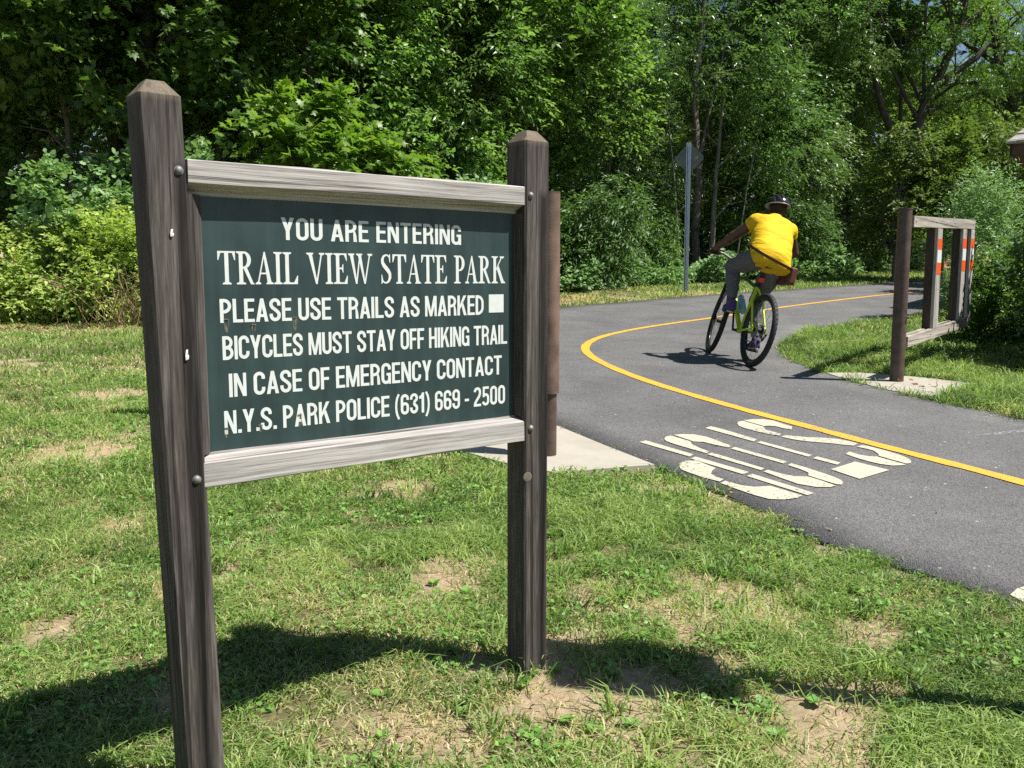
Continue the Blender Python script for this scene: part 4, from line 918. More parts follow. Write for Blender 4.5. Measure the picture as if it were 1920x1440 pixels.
    for an, px in ((ANL, (.435 + .172 * math.sin(R(20)), .145, .30 + .172 * math.cos(R(20)))), (ANR, (.435 - .172 * math.sin(R(20)), -.145, .30 - .172 * math.cos(R(20))))):
        a = Vector(an); p = Vector(px); heel = Vector((a.x - .035, a.y, p.z + .055 if an is ANR else a.z - .055)); toe = Vector((p.x + .075, p.y, p.z + .035))
        sh = Field((min(heel.x, toe.x) - .1, a.y - .1, p.z - .05), (toe.x + .1, a.y + .1, a.z + .08), .005)
        sh.cone(heel + Vector((0, 0, .01)), a + Vector((-.008, 0, .015)), .04, .042, .02).cone(heel + Vector((.01, 0, .0)), toe, .036, .034, .02).cone(a + Vector((.02, 0, -.01)), toe + Vector((-.03, 0, .005)), .036, .036, .02)
        dv = (toe - heel).normalized(); nz_ = Vector((-dv.z, 0, dv.x)); base = heel - nz_ * .022
        sh.cut((-nz_.x, 0, -nz_.z), -(nz_ @ base)); x, y, z = sh.full(); sh.d = np.maximum(sh.d, z - (a.z + .04))
        so_ = link('shoe', sh.mesh('shoe'), M_pur, root)
        sole = MB(); out = []
        L = (toe - heel).length
        for k in range(24):
            t = 2 * math.pi * k / 24; u = math.cos(t); v = math.sin(t); wv = .043 * (1 - .12 * u * u) * (1 + .08 * u); out.append((L / 2 + (L / 2 + .038) * u, wv * v))
        for z0, z1, mat, nm, k in ((-.033, -.0225, M_sol, 'sole', 1.02), (-.041, -.0335, M_rub, 'outsole', .98)):
            v = [heel + dv * u + Vector((0, w * k, 0)) + nz_ * z0 for u, w in out] + [heel + dv * u + Vector((0, w * k, 0)) + nz_ * z1 for u, w in out]
            MB().add(v, [tuple(range(24))[::-1], tuple(range(24, 48))] + [(i, (i + 1) % 24, 24 + (i + 1) % 24, 24 + i) for i in range(24)]).build(nm, mat, so_)
    # helmet
    h = Field((.42, -.33, 1.46), (.87, .06, 1.78), .005); c = HD((.638, -.005, 1.652))
    h.ell(c, (.148, .108, .108), .01)
    x, y, z = h.full(); e = 1e3
    for yv in (-.062, -.022, .022, .062):
        cx = np.abs(y - HDY - yv) - .008; rad = np.sqrt(((x - c[0]) / .150) ** 2 + ((y - c[1]) / .110) ** 2 + ((z - c[2]) / .105) ** 2)
        g_ = np.maximum(np.maximum(cx, (.90 - rad) * .1), np.maximum(np.abs(x - c[0]) - .115, .02 - (z - c[2] + .35 * (x - c[0]) * 0))); h.d = np.maximum(h.d, -g_)
    h.cut((-.16, 0, -1), -.16 * .65 - 1.633 - HDZ)
    he = link('helmet', h.mesh('helmet'), M_blackg, root)
    rim = [(c[0] + .151 * math.cos(t), c[1] + .111 * math.sin(t), 1.641 + HDZ - .16 * .151 * math.cos(t)) for t in [i * 2 * math.pi / 40 for i in range(40)]]
    MB().tube(rim, .004, 6, False, True).build('helmet_trim', flat('silver_trim', (.4, .36, .33), .4, .3), he)
    st = MB()
    st.tube([HD(q) for q in [(.60, .086, 1.63), (.64, .082, 1.56), (.70, .03, 1.518), (.70, -.04, 1.518), (.64, -.088, 1.56), (.60, -.09, 1.63)]], .004, 6)
    st.build('chin_strap', M_black, he)
    return s
def hip_bag(s):
    """bag worn on a belt: belt follows the shirt's own surface in a tilted plane"""
    root = empty('hip_bag', RIDE_LOC, RIDE_ROT); tag(root, 'brown leather hip bag on a belt slung at the right hip of the cyclist', 'bag')
    c = Vector((.245, 0, 1.06)); nn_ = Vector((-.25, -.25, 1)).normalized(); a = Vector((1, 0, .25)).normalized(); b = nn_.cross(a)
    def sample(p):
        q = (np.array(p) - s.lo) / s.h; i = np.floor(q).astype(int)
        if (i < 0).any() or (i >= s.n - 1).any(): return .2
        f = q - i; v = 0
        for dx in (0, 1):
            for dy in (0, 1):
                for dz in (0, 1): v += s.d[i[0] + dx, i[1] + dy, i[2] + dz] * (f[0] if dx else 1 - f[0]) * (f[1] if dy else 1 - f[1]) * (f[2] if dz else 1 - f[2])
        return v
    V = []; n = 56
    for k in range(n):
        t = 2 * math.pi * k / n; d = a * math.cos(t) + b * math.sin(t); r = .03
        while r < .4 and sample(c + d * r) < 0: r += .003
        p = c + d * (r + .004)
        for w, o in ((-.013, 0), (.013, 0), (.013, .004), (-.013, .004)): V.append(p + nn_ * w + d * o)
    mb = MB().add(V, [(i * 4 + k, i * 4 + (k + 1) % 4, ((i + 1) % n) * 4 + (k + 1) % 4, ((i + 1) % n) * 4 + k) for i in range(n) for k in range(4)])
    M_lea = flat('brown_leather', (.105, .034, .020), .55, 0, .4, 20, .25, .2, 60)
    mb.build('belt', M_lea, root)
    f = Field((.0, -.36, .70), (.42, -.10, 1.08), .006); x, y, z = f.full()
    cx, cy, cz = .175, -.215, .90; ca, sa = math.cos(.25), math.sin(.25)
    X = (x - cx) * ca + (y - cy) * sa; Y = -(x - cx) * sa + (y - cy) * ca; Z = z - cz + .12 * X
    q = [np.abs(X) - .075, np.abs(Y) - .018, np.abs(Z) - .062]; o = np.sqrt(sum(np.maximum(t, 0) ** 2 for t in q)) + np.minimum(np.maximum(np.maximum(q[0], q[1]), q[2]), 0) - .022
    f.d = o.astype(np.float32); f.cone((.15, -.20, .96), (.19, -.195, 1.01), .022, .012, .02)
    bg_ = link('pouch', f.mesh('pouch'), M_lea, root)
    MB().tube([(.105, -.253, .935), (.18, -.268, .925), (.25, -.241, .935)], .004, 6).build('zip', M_black, bg_)
hip_bag(person())
# ------------------------------------------------------------------ leaves
OVATE = (np.array([(0, 0, 0), (.27, .38, .07), (0, 1, -.10), (-.27, .38, .07), (0, .45, 0)]), [np.array([(0, 1, 2, 4), (0, 4, 2, 3)])])
LANCE = (np.array([(0, 0, 0), (.15, .4, .04), (0, 1, -.16), (-.15, .4, .04), (0, .45, 0)]), [np.array([(0, 1, 2, 4), (0, 4, 2, 3)])])
ROUND = (np.array([(0, 0, 0), (.36, .25, .05), (.36, .7, .05), (0, 1, -.04), (-.36, .7, .05), (-.36, .25, .05)]), [np.array([(0, 1, 2, 3), (0, 3, 4, 5)])])
_mp = [(0, 0), (.12, .12), (.34, .02), (.28, .20), (.52, .38), (.30, .44), (.30, .62), (.12, .58), (0, 1.0), (-.12, .58), (-.30, .62), (-.30, .44), (-.52, .38), (-.28, .20), (-.34, .02), (-.12, .12)]
MAPLE = (np.array([(a, b, -.22 * a * a - .12 * max(0, b - .4)) for a, b in _mp] + [(0, .36, .03)]), [np.array([(16, i, (i + 1) % 16) for i in range(16)])])
def leaves(name, P, axis, nrm, size, tint, tpl=OVATE):
    n = len(P); a = axis / np.linalg.norm(axis, axis=1)[:, None]
    nrm = nrm - (nrm * a).sum(1)[:, None] * a; nrm /= np.linalg.norm(nrm, axis=1)[:, None] + 1e-9; s = np.cross(a, nrm)
    T_, F_ = tpl; k = len(T_)
    V = P[:, None, :] + size[:, None, None] * (s[:, None, :] * T_[None, :, :1] + a[:, None, :] * T_[None, :, 1:2] + nrm[:, None, :] * T_[None, :, 2:3])
    F = [(f[None] + (np.arange(n) * k)[:, None, None]).reshape(-1, f.shape[1]) for f in F_]
    return mesh_np(name, V.reshape(-1, 3), F, np.repeat(tint, k))
def unit(v): return v / (np.linalg.norm(v, axis=-1)[..., None] + 1e-9)
def sprays(rng, P0, D, L, n, size, droop=.25, spread=.8, jit=.35):
    """n leaves set alternately along each twig"""
    m = len(P0); t = (np.arange(n) + .5) / n; sd = np.where(np.arange(n) % 2, 1., -1.)
    D = unit(D); up = np.array([0, 0, 1.]); S_ = unit(np.cross(D, up) + 1e-4)
    P = P0[:, None] + D[:, None] * (t[None, :, None] * L[:, None, None]) ; P[..., 2] -= droop * (t[None] ** 2) * L[:, None]
    ax = D[:, None] * (.45 + .5 * t[None, :, None]) + S_[:, None] * sd[None, :, None] * spread + rng.normal(0, jit, (m, n, 3)); ax[..., 2] -= droop
    nr = np.array([.34, -.3, 1.]) + rng.normal(0, .42, (m, n, 3))
    P = P + rng.normal(0, .02, P.shape)
    sz = size * rng.uniform(.65, 1.2, (m, n))
    tn = np.clip(.5 + rng.normal(0, .13, (m, 1)) + rng.normal(0, .12, (m, n)), 0, 1)
    return P.reshape(-1, 3), ax.reshape(-1, 3), nr.reshape(-1, 3), sz.ravel(), tn.ravel()
def ell_points(rng, n, ells, noise=1.1, thr=.46, shell=.45, seed=0):
    vol = np.array([e[3] * e[4] * e[5] for e in ells]) ** .67; pick = rng.choice(len(ells), n * 4, p=vol / vol.sum()); E = np.array(ells)[pick]
    d = unit(rng.normal(size=(n * 4, 3))); r = rng.uniform(shell, 1, n * 4) ** .6
    P = E[:, :3] + d * r[:, None] * E[:, 3:6]
    k = vnoise3(P * noise, seed) * .65 + vnoise3(P * noise * 2.3, seed + 3) * .35 > thr
    P, d, E = P[k][:n], d[k][:n], E[k][:n]
    return P, d
def limb_mesh(rng, segs): 
    mb = MB()
    for pts, r0, r1 in segs:
        n = max(6, len(pts) * 3); q = []
        P = np.array(pts, float); t = np.linspace(0, len(P) - 1, n)
        Q = np.stack([np.interp(t, range(len(P)), P[:, k]) for k in range(3)], 1)
        Q[1:-1] += rng.normal(0, .03, (n - 2, 3)) * min(1, r0 * 6)
        mb.tube(Q.tolist(), [r0 + (r1 - r0) * i / (n - 1) for i in range(n)], 9)
    return mb
def make_tree(name, seed, ells, nspray, leaf, trunk, tpl, mat, bmat=None, nleaf=11, L=.55, noise=1.0, thr=.45, shell=.4, droop=.25, limbs=10, flare=True):
    """trunk: list of ((points), r0, r1); limbs reach from the trunk into the crown"""
    rng = np.random.default_rng(seed)
    P, d = ell_points(rng, nspray, ells, noise, thr, shell, seed)
    D = d * .7 + rng.normal(0, .5, d.shape); D[:, 2] = D[:, 2] * .5 + .05
    P4 = sprays(rng, P - unit(D) * L * .4, D, rng.uniform(.6, 1.2, len(P)) * L, nleaf, leaf, droop)
    cr = leaves('crown', *P4, tpl)
    segs = list(trunk); tp = np.array(trunk[0][0]); r0, r1 = trunk[0][1:]
    for k in range(limbs):
        t = rng.uniform(.25, .95) * (len(tp) - 1); i = int(t); b = tp[i] * (1 - (t - i)) + tp[min(i + 1, len(tp) - 1)] * (t - i)
        e = P[rng.integers(len(P))]; e = b + (e - b) * .85; m = (b + e) / 2 + np.array([0, 0, .12 * np.linalg.norm(e - b)])
        rr_ = (r0 + (r1 - r0) * t / (len(tp) - 1)) * .45
        segs.append(([b, m, e], max(.012, rr_), .007))
        for q in range(2):
            e2 = m + rng.normal(0, .55, 3) + (e - m) * .5; segs.append(([m, (m + e2) / 2 + (0, 0, .08), e2], max(.008, rr_ * .5), .004))
    tb = limb_mesh(rng, segs)
    root = empty(name); tr = tb.build('trunk', bmat or M_bark, root); co_ = link('crown', cr, mat, root)
    return root
def dup(root, loc, rz=0, sc=1, label=None, group=None):
    r = root.copy(); COL.objects.link(r); r.location = loc; r.rotation_euler = (0, 0, rz); r.scale = (sc,) * 3 if not isinstance(sc, tuple) else sc
    if label: r['label'] = label
    if group: r['group'] = group
    for ch in list(root.children):
        c = ch.copy(); COL.objects.link(c); c.parent = r
    return r
def put(o, x, y, rz=0, sc=1, label=None, cat='tree', group=None):
    o.location = (x, y, float(T(y)) - .03); o.rotation_euler = (0, 0, rz); o.scale = (sc,) * 3 if not isinstance(sc, tuple) else sc
    return tag(o, label, cat, group)
def putd(src, x, y, rz, sc, label, group=None): return dup(src, (x, y, float(T(y)) - .03), rz, sc, label, group)

L_maple = leafmat('shaded_maple_leaf', [(0, (0.042, 0.086, 0.024)), (.5, (0.084, 0.162, 0.032)), (1, (0.163, 0.239, 0.045))], .42, .42, .4, .4)  # greens lowered so the leaf colour itself carries the shade on the left maples
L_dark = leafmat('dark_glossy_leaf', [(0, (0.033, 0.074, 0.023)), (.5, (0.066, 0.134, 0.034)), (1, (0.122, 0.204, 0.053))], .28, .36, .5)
L_mid = leafmat('mid_green_leaf', [(0, (0.078, 0.156, 0.044)), (.5, (0.154, 0.271, 0.068)), (1, (0.265, 0.392, 0.101))], .42, .40, .45, .5)
L_mid2 = leafmat('glossy_drooping_leaf', [(0, (0.064, 0.119, 0.043)), (.5, (0.133, 0.230, 0.071)), (1, (0.267, 0.362, 0.119))], .38, .33, .5, .45)
L_shr = leafmat('shrub_leaf', [(0, (0.047, 0.097, 0.027)), (.5, (0.088, 0.169, 0.043)), (1, (0.162, 0.257, 0.069))], .36, .48, .4, .3)
L_sap = leafmat('young_tree_leaf', [(0, (.055, .10, .025)), (.5, (.11, .17, .040)), (1, (.19, .25, .06))], .40, .5, .35)
L_yel = leafmat('yellow_green_leaf', [(0, (0.179, 0.270, 0.071)), (.5, (0.341, 0.440, 0.116)), (1, (0.616, 0.624, 0.184))], .40, .5, .35)
L_pale = leafmat('pale_vine_leaf', [(0, (0.116, 0.212, 0.074)), (.5, (0.202, 0.332, 0.137)), (1, (0.298, 0.421, 0.211))], .30, .5, .35)
L_grass = leafmat('grass_blade', [(0, (.045, .085, .022)), (.34, (.15, .25, .056)), (.62, (.32, .42, .13)), (.74, (.40, .38, .18)), (1, (.64, .54, .34))], .35, .5, .35, 0)
L_weed = leafmat('clover_leaf', [(0, (0.091, 0.210, 0.043)), (.5, (0.167, 0.345, 0.066)), (1, (0.284, 0.467, 0.108))], .35, .45, .4, 0)

G_EDGE = 'trees along the edge of the wood'
def forest():
    # --- kinds of edge tree, built at z 0, real size
    dense = make_tree('broadleaf_tree', 3, [(0, 0, 6.6, 2.5, 2.2, 3.4), (-1.3, -.5, 4.2, 1.7, 1.5, 1.9), (1.4, -.4, 4.6, 1.7, 1.5, 2.0), (.2, -.9, 2.3, 1.7, 1.2, 1.5), (0, .3, 9.4, 1.7, 1.6, 1.9)], 3000, .125,
                      [([(0, 0, -.3), (.1, 0, 2), (-.1, .1, 5), (.1, 0, 9)], .17, .04)], OVATE, L_mid, nleaf=11, noise=.8, thr=.50)
    glossy = make_tree('broadleaf_tree', 8, [(0, 0, 6.0, 2.7, 2.3, 3.0), (-1.6, -.5, 3.8, 1.6, 1.4, 1.8), (1.5, -.3, 3.4, 1.8, 1.4, 2.0), (.6, -.8, 7.6, 1.8, 1.6, 2.0), (-.4, 0, 9.0, 1.8, 1.6, 1.9)], 2900, .13,
                       [([(.3, 0, -.3), (.15, .1, 2.2), (.3, .1, 4.6), (.0, 0, 8.6)], .13, .04)], LANCE, L_mid2, M_barkg, nleaf=13, noise=.85, thr=.50, droop=.4)
    maple = make_tree('maple_tree', 15, [(0, 0, 7.2, 3.2, 2.8, 2.8), (-1.9, -.8, 5.0, 2.0, 1.7, 1.6), (1.9, -.9, 4.8, 2.1, 1.7, 1.7), (.0, -1.6, 4.1, 1.9, 1.3, 1.3), (0, 0, 9.6, 2.1, 2.0, 1.7)], 2300, .17,
                      [([(0, 0, -.3), (-.05, 0, 1.6), (.12, 0, 3.2), (.45, .1, 6), (.5, 0, 9)], .21, .05), ([(.05, 0, 2.4), (.7, -.1, 3.6), (1.4, -.2, 4.9)], .10, .03), ([(-.02, 0, 2.0), (-.8, 0, 3.6), (-1.5, .1, 5.5)], .09, .025)], MAPLE, L_maple, nleaf=8, L=.6, noise=.7, thr=.50, droop=.3)
    loose = make_tree('locust_tree', 23, [(-.5, 0, 6.4, 2.3, 1.9, 1.5), (1.6, -.3, 5.2, 2.2, 1.7, 1.2), (.3, .2, 8.6, 2.6, 2.0, 1.6), (-1.9, -.3, 4.5, 1.5, 1.3, 1.1), (2.6, 0, 7.2, 1.6, 1.5, 1.1)], 1500, .12,
                      [([(0, 0, -.3), (.15, 0, 1.8), (.7, .1, 3.8), (1.5, 0, 6.0), (2.0, 0, 8.4)], .20, .05), ([(.3, 0, 2.5), (-.6, 0, 4.6), (-1.0, .1, 7.5)], .12, .03), ([(1.0, 0, 4.6), (2.2, -.2, 5.6), (3.6, -.2, 5.7)], .10, .03), ([(.8, 0, 4.0), (2.0, .3, 4.4), (3.2, .4, 5.0)], .07, .02), ([(1.5, 0, 6), (2.6, 0, 6.9), (3.4, 0, 8.6)], .08, .02)], LANCE, L_mid, M_bark, nleaf=15, L=.6, noise=.75, thr=.50, droop=.45, limbs=16)
    sap = make_tree('young_tree', 31, [(0, 0, 2.7, 1.15, 1.0, 1.5), (.3, -.2, 3.9, .8, .7, .9), (-.4, -.1, 1.5, .9, .8, .9)], 900, .12,
                    [([(0, 0, -.2), (.05, 0, 1.5), (0, .1, 3.8)], .05, .012)], OVATE, L_sap, M_barkg, nleaf=12, L=.42, noise=1.5, thr=.47)
    # --- left: dark maples
    put(maple, -6.9, 16.6, .0, 1.12, 'tall dark maple with a forked trunk rising above the nearer sign post', 'tree', G_EDGE)
    putd(maple, -10.2, 16.2, 2.2, 1.05, 'dark maple at the far left edge of the picture', G_EDGE)
    putd(maple, -3.9, 18.2, 4.0, 1.1, 'maple with lobed leaves left of centre behind the bright low branch', G_EDGE)
    putd(dense, -2.3, 18.9, .6, 1.08, 'leafy tree behind the middle of the green board', G_EDGE)
    putd(glossy, -.9, 20.6, 1.2, 1.1, 'dark glossy tree just left of the far sign post', G_EDGE)
    put(dense, .5, 21.2, 3.4, 1.12, 'bright green tree standing straight above the far sign post', 'tree', G_EDGE)
    put(glossy, 2.3, 23.0, .4, .74, 'glossy tree with drooping leaves left of the diamond road sign', 'tree', G_EDGE)
    putd(glossy, 5.2, 24.2, 2.6, 1.06, 'large glossy tree directly behind the diamond road sign and grey trunk', G_EDGE)
    putd(dense, 7.4, 26.0, 5.0, 1.0, 'rounded leafy tree above the cyclist', G_EDGE)
    putd(glossy, 9.2, 27.3, 4.4, .98, 'dark tree to the right of the cyclist', G_EDGE)
    put(loose, 11.2, 26.5, .1, 1.15, 'open tree with dark slanting limbs and sky between its branches', 'tree', G_EDGE)
    putd(loose, 15.2, 25.5, 2.4, 1.0, 'open leafy tree beyond the shelter roof', G_EDGE)
    putd(dense, 12.6, 29.5, 1.4, .62, 'small tree beyond the slatted barrier', G_EDGE)
    tb = limb_mesh(np.random.default_rng(4), [([(0, 0, -.3), (.1, 0, 3.5), (-.05, 0, 7), (.1, 0, 13)], .34, .2), ([(0, 0, 7.6), (.9, 0, 9.2), (1.6, .1, 11.4)], .09, .03), ([(.0, 0, 6.9), (.7, -.1, 7.9), (1.5, 0, 8.3)], .05, .012), ([(0, 0, 8.2), (-.8, .2, 9.8), (-1.2, .2, 12)], .09, .03)])
    root = empty('tall_trunk'); tb.build('trunk', M_bark, root); put(root, 2.95, 26.6, 0, 1, 'thick dark trunk rising behind the edge trees near the diamond road sign', 'tree', None)
    # saplings at the right
    put(sap, 9.5, 22.3, 0, .85, 'yellow green young tree left of the slatted barrier top', 'tree', 'young trees at the right'); 
    putd(sap, 10.9, 22.6, 1.9, .9, 'yellow green young tree above the slatted barrier', 'young trees at the right')
    putd(sap, 10.6, 18.6, 4.1, .78, 'short young tree behind the slats of the barrier', 'young trees at the right')
    putd(sap, 11.6, 20.4, 3.0, .9, 'young tree below the shelter roof', 'young trees at the right')
    # the bright low maple boughs over the board
    rng = np.random.default_rng(5)
    m2 = make_tree('maple_sapling', 44, [(0, 0, 2.35, 1.1, .8, .5), (-.65, .1, 2.85, .75, .6, .42), (.75, -.2, 2.1, .75, .6, .36), (0, .2, 3.1, .45, .5, .3), (.1, 0, 1.6, 1.1, .8, .6)], 560, .155,
                   [([(0, .3, -.3), (-.1, .3, 1.6), (-.2, .2, 3.2)], .06, .015)], MAPLE, leafmat('young_maple_leaf', [(0, (0.067, 0.141, 0.022)), (.5, (0.135, 0.241, 0.031)), (1, (0.239, 0.321, 0.044))], .45, .42, .4), M_bark, nleaf=9, L=.5, noise=1.6, thr=.45, droop=.3, limbs=14)
    put(m2, -2.78, 14.4, .3, 1.08, 'bright young maple with large lobed leaves above the top rail of the board', 'tree', None)
    # slender dead-looking trunk and stems in the shade
    rng = np.random.default_rng(9)
    def stem(x, y, h, r, lean, label):
        tb = limb_mesh(rng, [([(0, 0, -.2), (lean * .3, 0, h * .35), (lean * .5, .05, h * .6), (lean, 0, h)], r, r * .4)] + [([(lean * .5, 0, h * f), (lean * .5 + s * .35, .1, h * f + .35), (lean * .5 + s * .9, .15, h * f + .45)], r * .3, .006) for f, s in ((.35, 1), (.5, -1), (.62, 1), (.75, -1))])
        root = empty('bare_tree'); tb.build('trunk', M_barkg, root); put(root, x, y, 0, 1, label, 'tree', 'bare trunks in the shade of the wood')
    stem(5.15, 23.3, 4.6, .085, .25, 'slim grey bare trunk between the diamond road sign and the cyclist')
    stem(4.3, 22.6, 4.6, .035, -.5, 'thin leaning grey stem just right of the diamond road sign')
    stem(5.7, 23.0, 4.0, .03, .6, 'thin grey stem leaning right above the arm of the cyclist')
    stem(-7.6, 15.9, 5.5, .09, -.4, 'dark slanting trunk at the upper left corner')
    # back rows that close the wood
    k = 0
    words = ['far left', 'left', 'left of centre', 'centre left', 'centre', 'right of centre', 'centre right', 'right', 'far right']
    for row, (dy, sc) in enumerate(((5.0, 1.3), (10.5, 1.55))):
        for i, x in enumerate(np.linspace(-15, 19, 10)):
            if row == 0 and (i > 7 or i == 5): continue
            if row == 1 and (i > 6 or i == 5): continue
            xx = x + (row * 1.7) + random.uniform(-.6, .6); yy = float(edgey(xx)) + dy + random.uniform(-.8, .8)
            src = (glossy, dense, maple)[(i * 2 + row) % 3]
            putd(src, xx, yy, random.uniform(0, 6.28), sc * random.uniform(.92, 1.08), 'shaded tree deep inside the wood, %s row behind the edge trees' % ('first', 'second')[row], 'trees deep in the wood, %s row' % ('first', 'second')[row])
    # shaded undergrowth between the trunks, one mass
    rng = np.random.default_rng(70); n = 5200; x = rng.uniform(-18, 22, n); y = edgey(x) + rng.uniform(1.6, 5.5, n); z = rng.uniform(0, 1, n) * (1.5 + 1.6 * vnoise(x * .8, y * .5, 3))
    P = np.stack([x, y, T(y) + z], 1); q = sprays(rng, P, rng.normal(0, 1, P.shape) + [0, 0, .4], np.full(n, .5), 8, .17, .3)
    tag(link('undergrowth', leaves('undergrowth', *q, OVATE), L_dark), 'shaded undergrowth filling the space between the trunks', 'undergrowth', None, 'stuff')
    # wood beyond, one mass
    rng = np.random.default_rng(77); n = 34000; x = rng.uniform(-60, 60, n); y = 48 + rng.uniform(0, 8, n) - .2 * np.abs(x) * 0; z = rng.uniform(0, 1, n) ** .8 * (np.where(x < 6, 13, 8.5) + 4 * vnoise(x * .25, y * .2, 4)) 
    keep = vnoise3(np.stack([x * .5, y * .5, z * .6], 1), 2) > .36
    P = np.stack([x, y, T(y) + z], 1)[keep]
    q = sprays(rng, P, rng.normal(0, 1, P.shape), np.full(len(P), .9), 6, .62, .3)
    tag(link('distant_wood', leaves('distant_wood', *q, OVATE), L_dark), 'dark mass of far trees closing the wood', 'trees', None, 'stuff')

def shrub_kind(name, seed, ells, n, leaf, tpl, mat, nleaf=9, L=.32, noise=1.7, thr=.43, droop=.3, stems=9, shell=.5):
    rng = np.random.default_rng(seed); P, d = ell_points(rng, n, ells, noise, thr, shell, seed); P[:, 2] = np.abs(P[:, 2])
    D = d + rng.normal(0, .45, d.shape); D[:, 2] += .15
    q = sprays(rng, P - unit(D) * L * .5, D, rng.uniform(.6, 1.2, len(P)) * L, nleaf, leaf, droop); q[0][:, 2] = np.maximum(q[0][:, 2], .02)
    root = empty(name)
    segs = []
    for k in range(stems):
        e = P[rng.integers(len(P))]; b = np.array([e[0] * .2, e[1] * .2, -.05]); segs.append(([b, (b + e) / 2 + (0, 0, .15), e], .014, .004))
    limb_mesh(rng, segs).build('stems', M_barkg, root); link('foliage', leaves('foliage', *q, tpl), mat, root)
    return root
G_BANK = 'shrubs along the foot of the wood'
def shrubs():
    bank = shrub_kind('bank_shrub', 3, [(0, .25, .75, 1.25, .9, .85), (.5, .4, 1.3, .8, .6, .5), (-.6, -.25, .45, .8, .6, .45), (.5, -.3, .4, .8, .55, .4)], 1000, .09, OVATE, L_yel)
    vine = shrub_kind('vine_shrub', 5, [(0, 0, 1.0, 1.1, .9, 1.0), (-.6, 0, 1.6, .7, .7, .6), (.6, -.2, 1.1, .8, .7, .8)], 1000, .075, ROUND, L_pale, nleaf=10, L=.28)
    droop = shrub_kind('drooping_shrub', 7, [(0, 0, 1.3, 1.15, 1.0, 1.15), (.3, -.2, 2.0, .8, .8, .7), (-.2, -.4, .8, 1.0, .8, .8)], 900, .14, LANCE, L_shr, nleaf=10, L=.5, droop=.6)
    low = shrub_kind('low_weed_clump', 9, [(0, 0, .25, .9, .55, .42), (.4, -.1, .35, .5, .4, .4), (-.5, 0, .2, .5, .4, .3)], 420, .085, ROUND, L_pale, nleaf=7, L=.22, stems=5)
    # left bank
    put(bank, -6.6, 13.1, .2, 1.0, 'yellow green bramble bank at the left edge of the picture', 'shrub', G_BANK)
    putd(bank, -5.25, 12.9, 2.2, .95, 'yellow green bramble close to the left side of the nearer sign post', G_BANK)
    putd(bank, -7.9, 12.7, 4.2, .95, 'yellow green bramble beyond the left edge of the picture', G_BANK)
    putd(bank, -4.0, 13.6, 3.0, .95, 'bramble hidden behind the nearer sign post and board', G_BANK)
    put(vine, -5.3, 14.2, 0, 1.25, 'pale vine covered shrub rising behind the bramble beside the nearer post', 'shrub', G_BANK)
    putd(vine, -6.9, 14.3, 1.9, 1.12, 'pale vine covered shrub at the far left above the bramble', G_BANK)
    putd(vine, -4.75, 14.8, 3.7, (1.35, 1.1, 1.5), 'rounded blue green shrub seen just above the left end of the top rail', G_BANK)
    putd(vine, -2.4, 15.6, .8, 1.2, 'vine shrub behind the board below the young maple', G_BANK)
    putd(vine, -.8, 17.9, 5.1, 1.25, 'shrub showing just above the right end of the top rail', G_BANK)
    # centre and right
    put(droop, 2.0, 20.4, 0, 1.0, 'rounded shrub with drooping leaves right of the far sign post', 'shrub', G_BANK)
    putd(droop, .6, 20.3, 2.0, .85, 'drooping shrub half hidden by the far sign post', G_BANK)
    putd(droop, 8.2, 25.0, 4.0, .95, 'drooping shrub at the wood edge right of the cyclist', G_BANK)
    putd(droop, 3.4, 22.6, 1.1, .8, 'small drooping shrub in the shade left of the diamond road sign', G_BANK)
    putd(droop, 6.4, 24.2, 3.3, .85, 'drooping shrub behind the shoulders of the cyclist', G_BANK)
    xs = [1.15, 2.35, 3.3, 4.15, 5.0, 5.95, 6.9, 7.9, 8.9, 10.1, 11.4]
    for i, x in enumerate(xs):
        y = float(edgey(x)) - .25 + (.25 if i % 2 else 0); s = (1.0, .85, 1.05, .9, 1.1, .95, 1.15, 1.05, 1.2, 1.1, 1.2)[i]
        if i == 0: put(low, x, y, .3, s, 'low green weeds along the foot of the wood behind the grass verge', 'weeds', 'low weeds along the wood edge')
        else: putd(low, x, y, i * 1.3, s, 'low green weeds along the foot of the wood behind the grass verge', 'low weeds along the wood edge')
    # right hand bushes by the barrier
    gl_ = shrub_kind('glossy_bush', 13, [(0, 0, .95, .85, .8, .95), (.35, .2, 1.35, .6, .6, .5), (-.2, -.3, .55, .75, .6, .55), (.2, -.2, 1.3, .6, .5, .45)], 1400, .075, OVATE, L_shr, nleaf=10, L=.3, noise=1.9, thr=.38, shell=.35)
    put(gl_, 5.9, 8.6, 0, 1.2, 'dense dark green bush right of the slatted barrier', 'bush', 'bushes at the right edge')
    putd(gl_, 6.1, 7.4, 2.0, 1.1, 'dark green bush cut off by the right edge of the picture', 'bushes at the right edge')
    putd(gl_, 7.0, 9.9, 4.0, 1.15, 'dark green bush behind the end of the slatted barrier', 'bushes at the right edge')
    putd(gl_, 5.5, 10.3, 1.0, .6, 'small dark bush seen between the slats of the barrier', 'bushes at the right edge')
    putd(gl_, 6.9, 11.8, 5.0, .75, 'dark bush in the shade beyond the slats', 'bushes at the right edge')
    fe = shrub_kind('feathery_shrub', 17, [(0, 0, .9, .6, .6, .95), (.1, 0, 1.6, .4, .4, .5)], 600, .07, LANCE, L_pale, nleaf=14, L=.4, noise=2.0, thr=.4, droop=.1)
    put(fe, 6.9, 13.2, 0, 1.1, 'light green feathery shrub over the top rail of the slatted barrier', 'shrub', None)

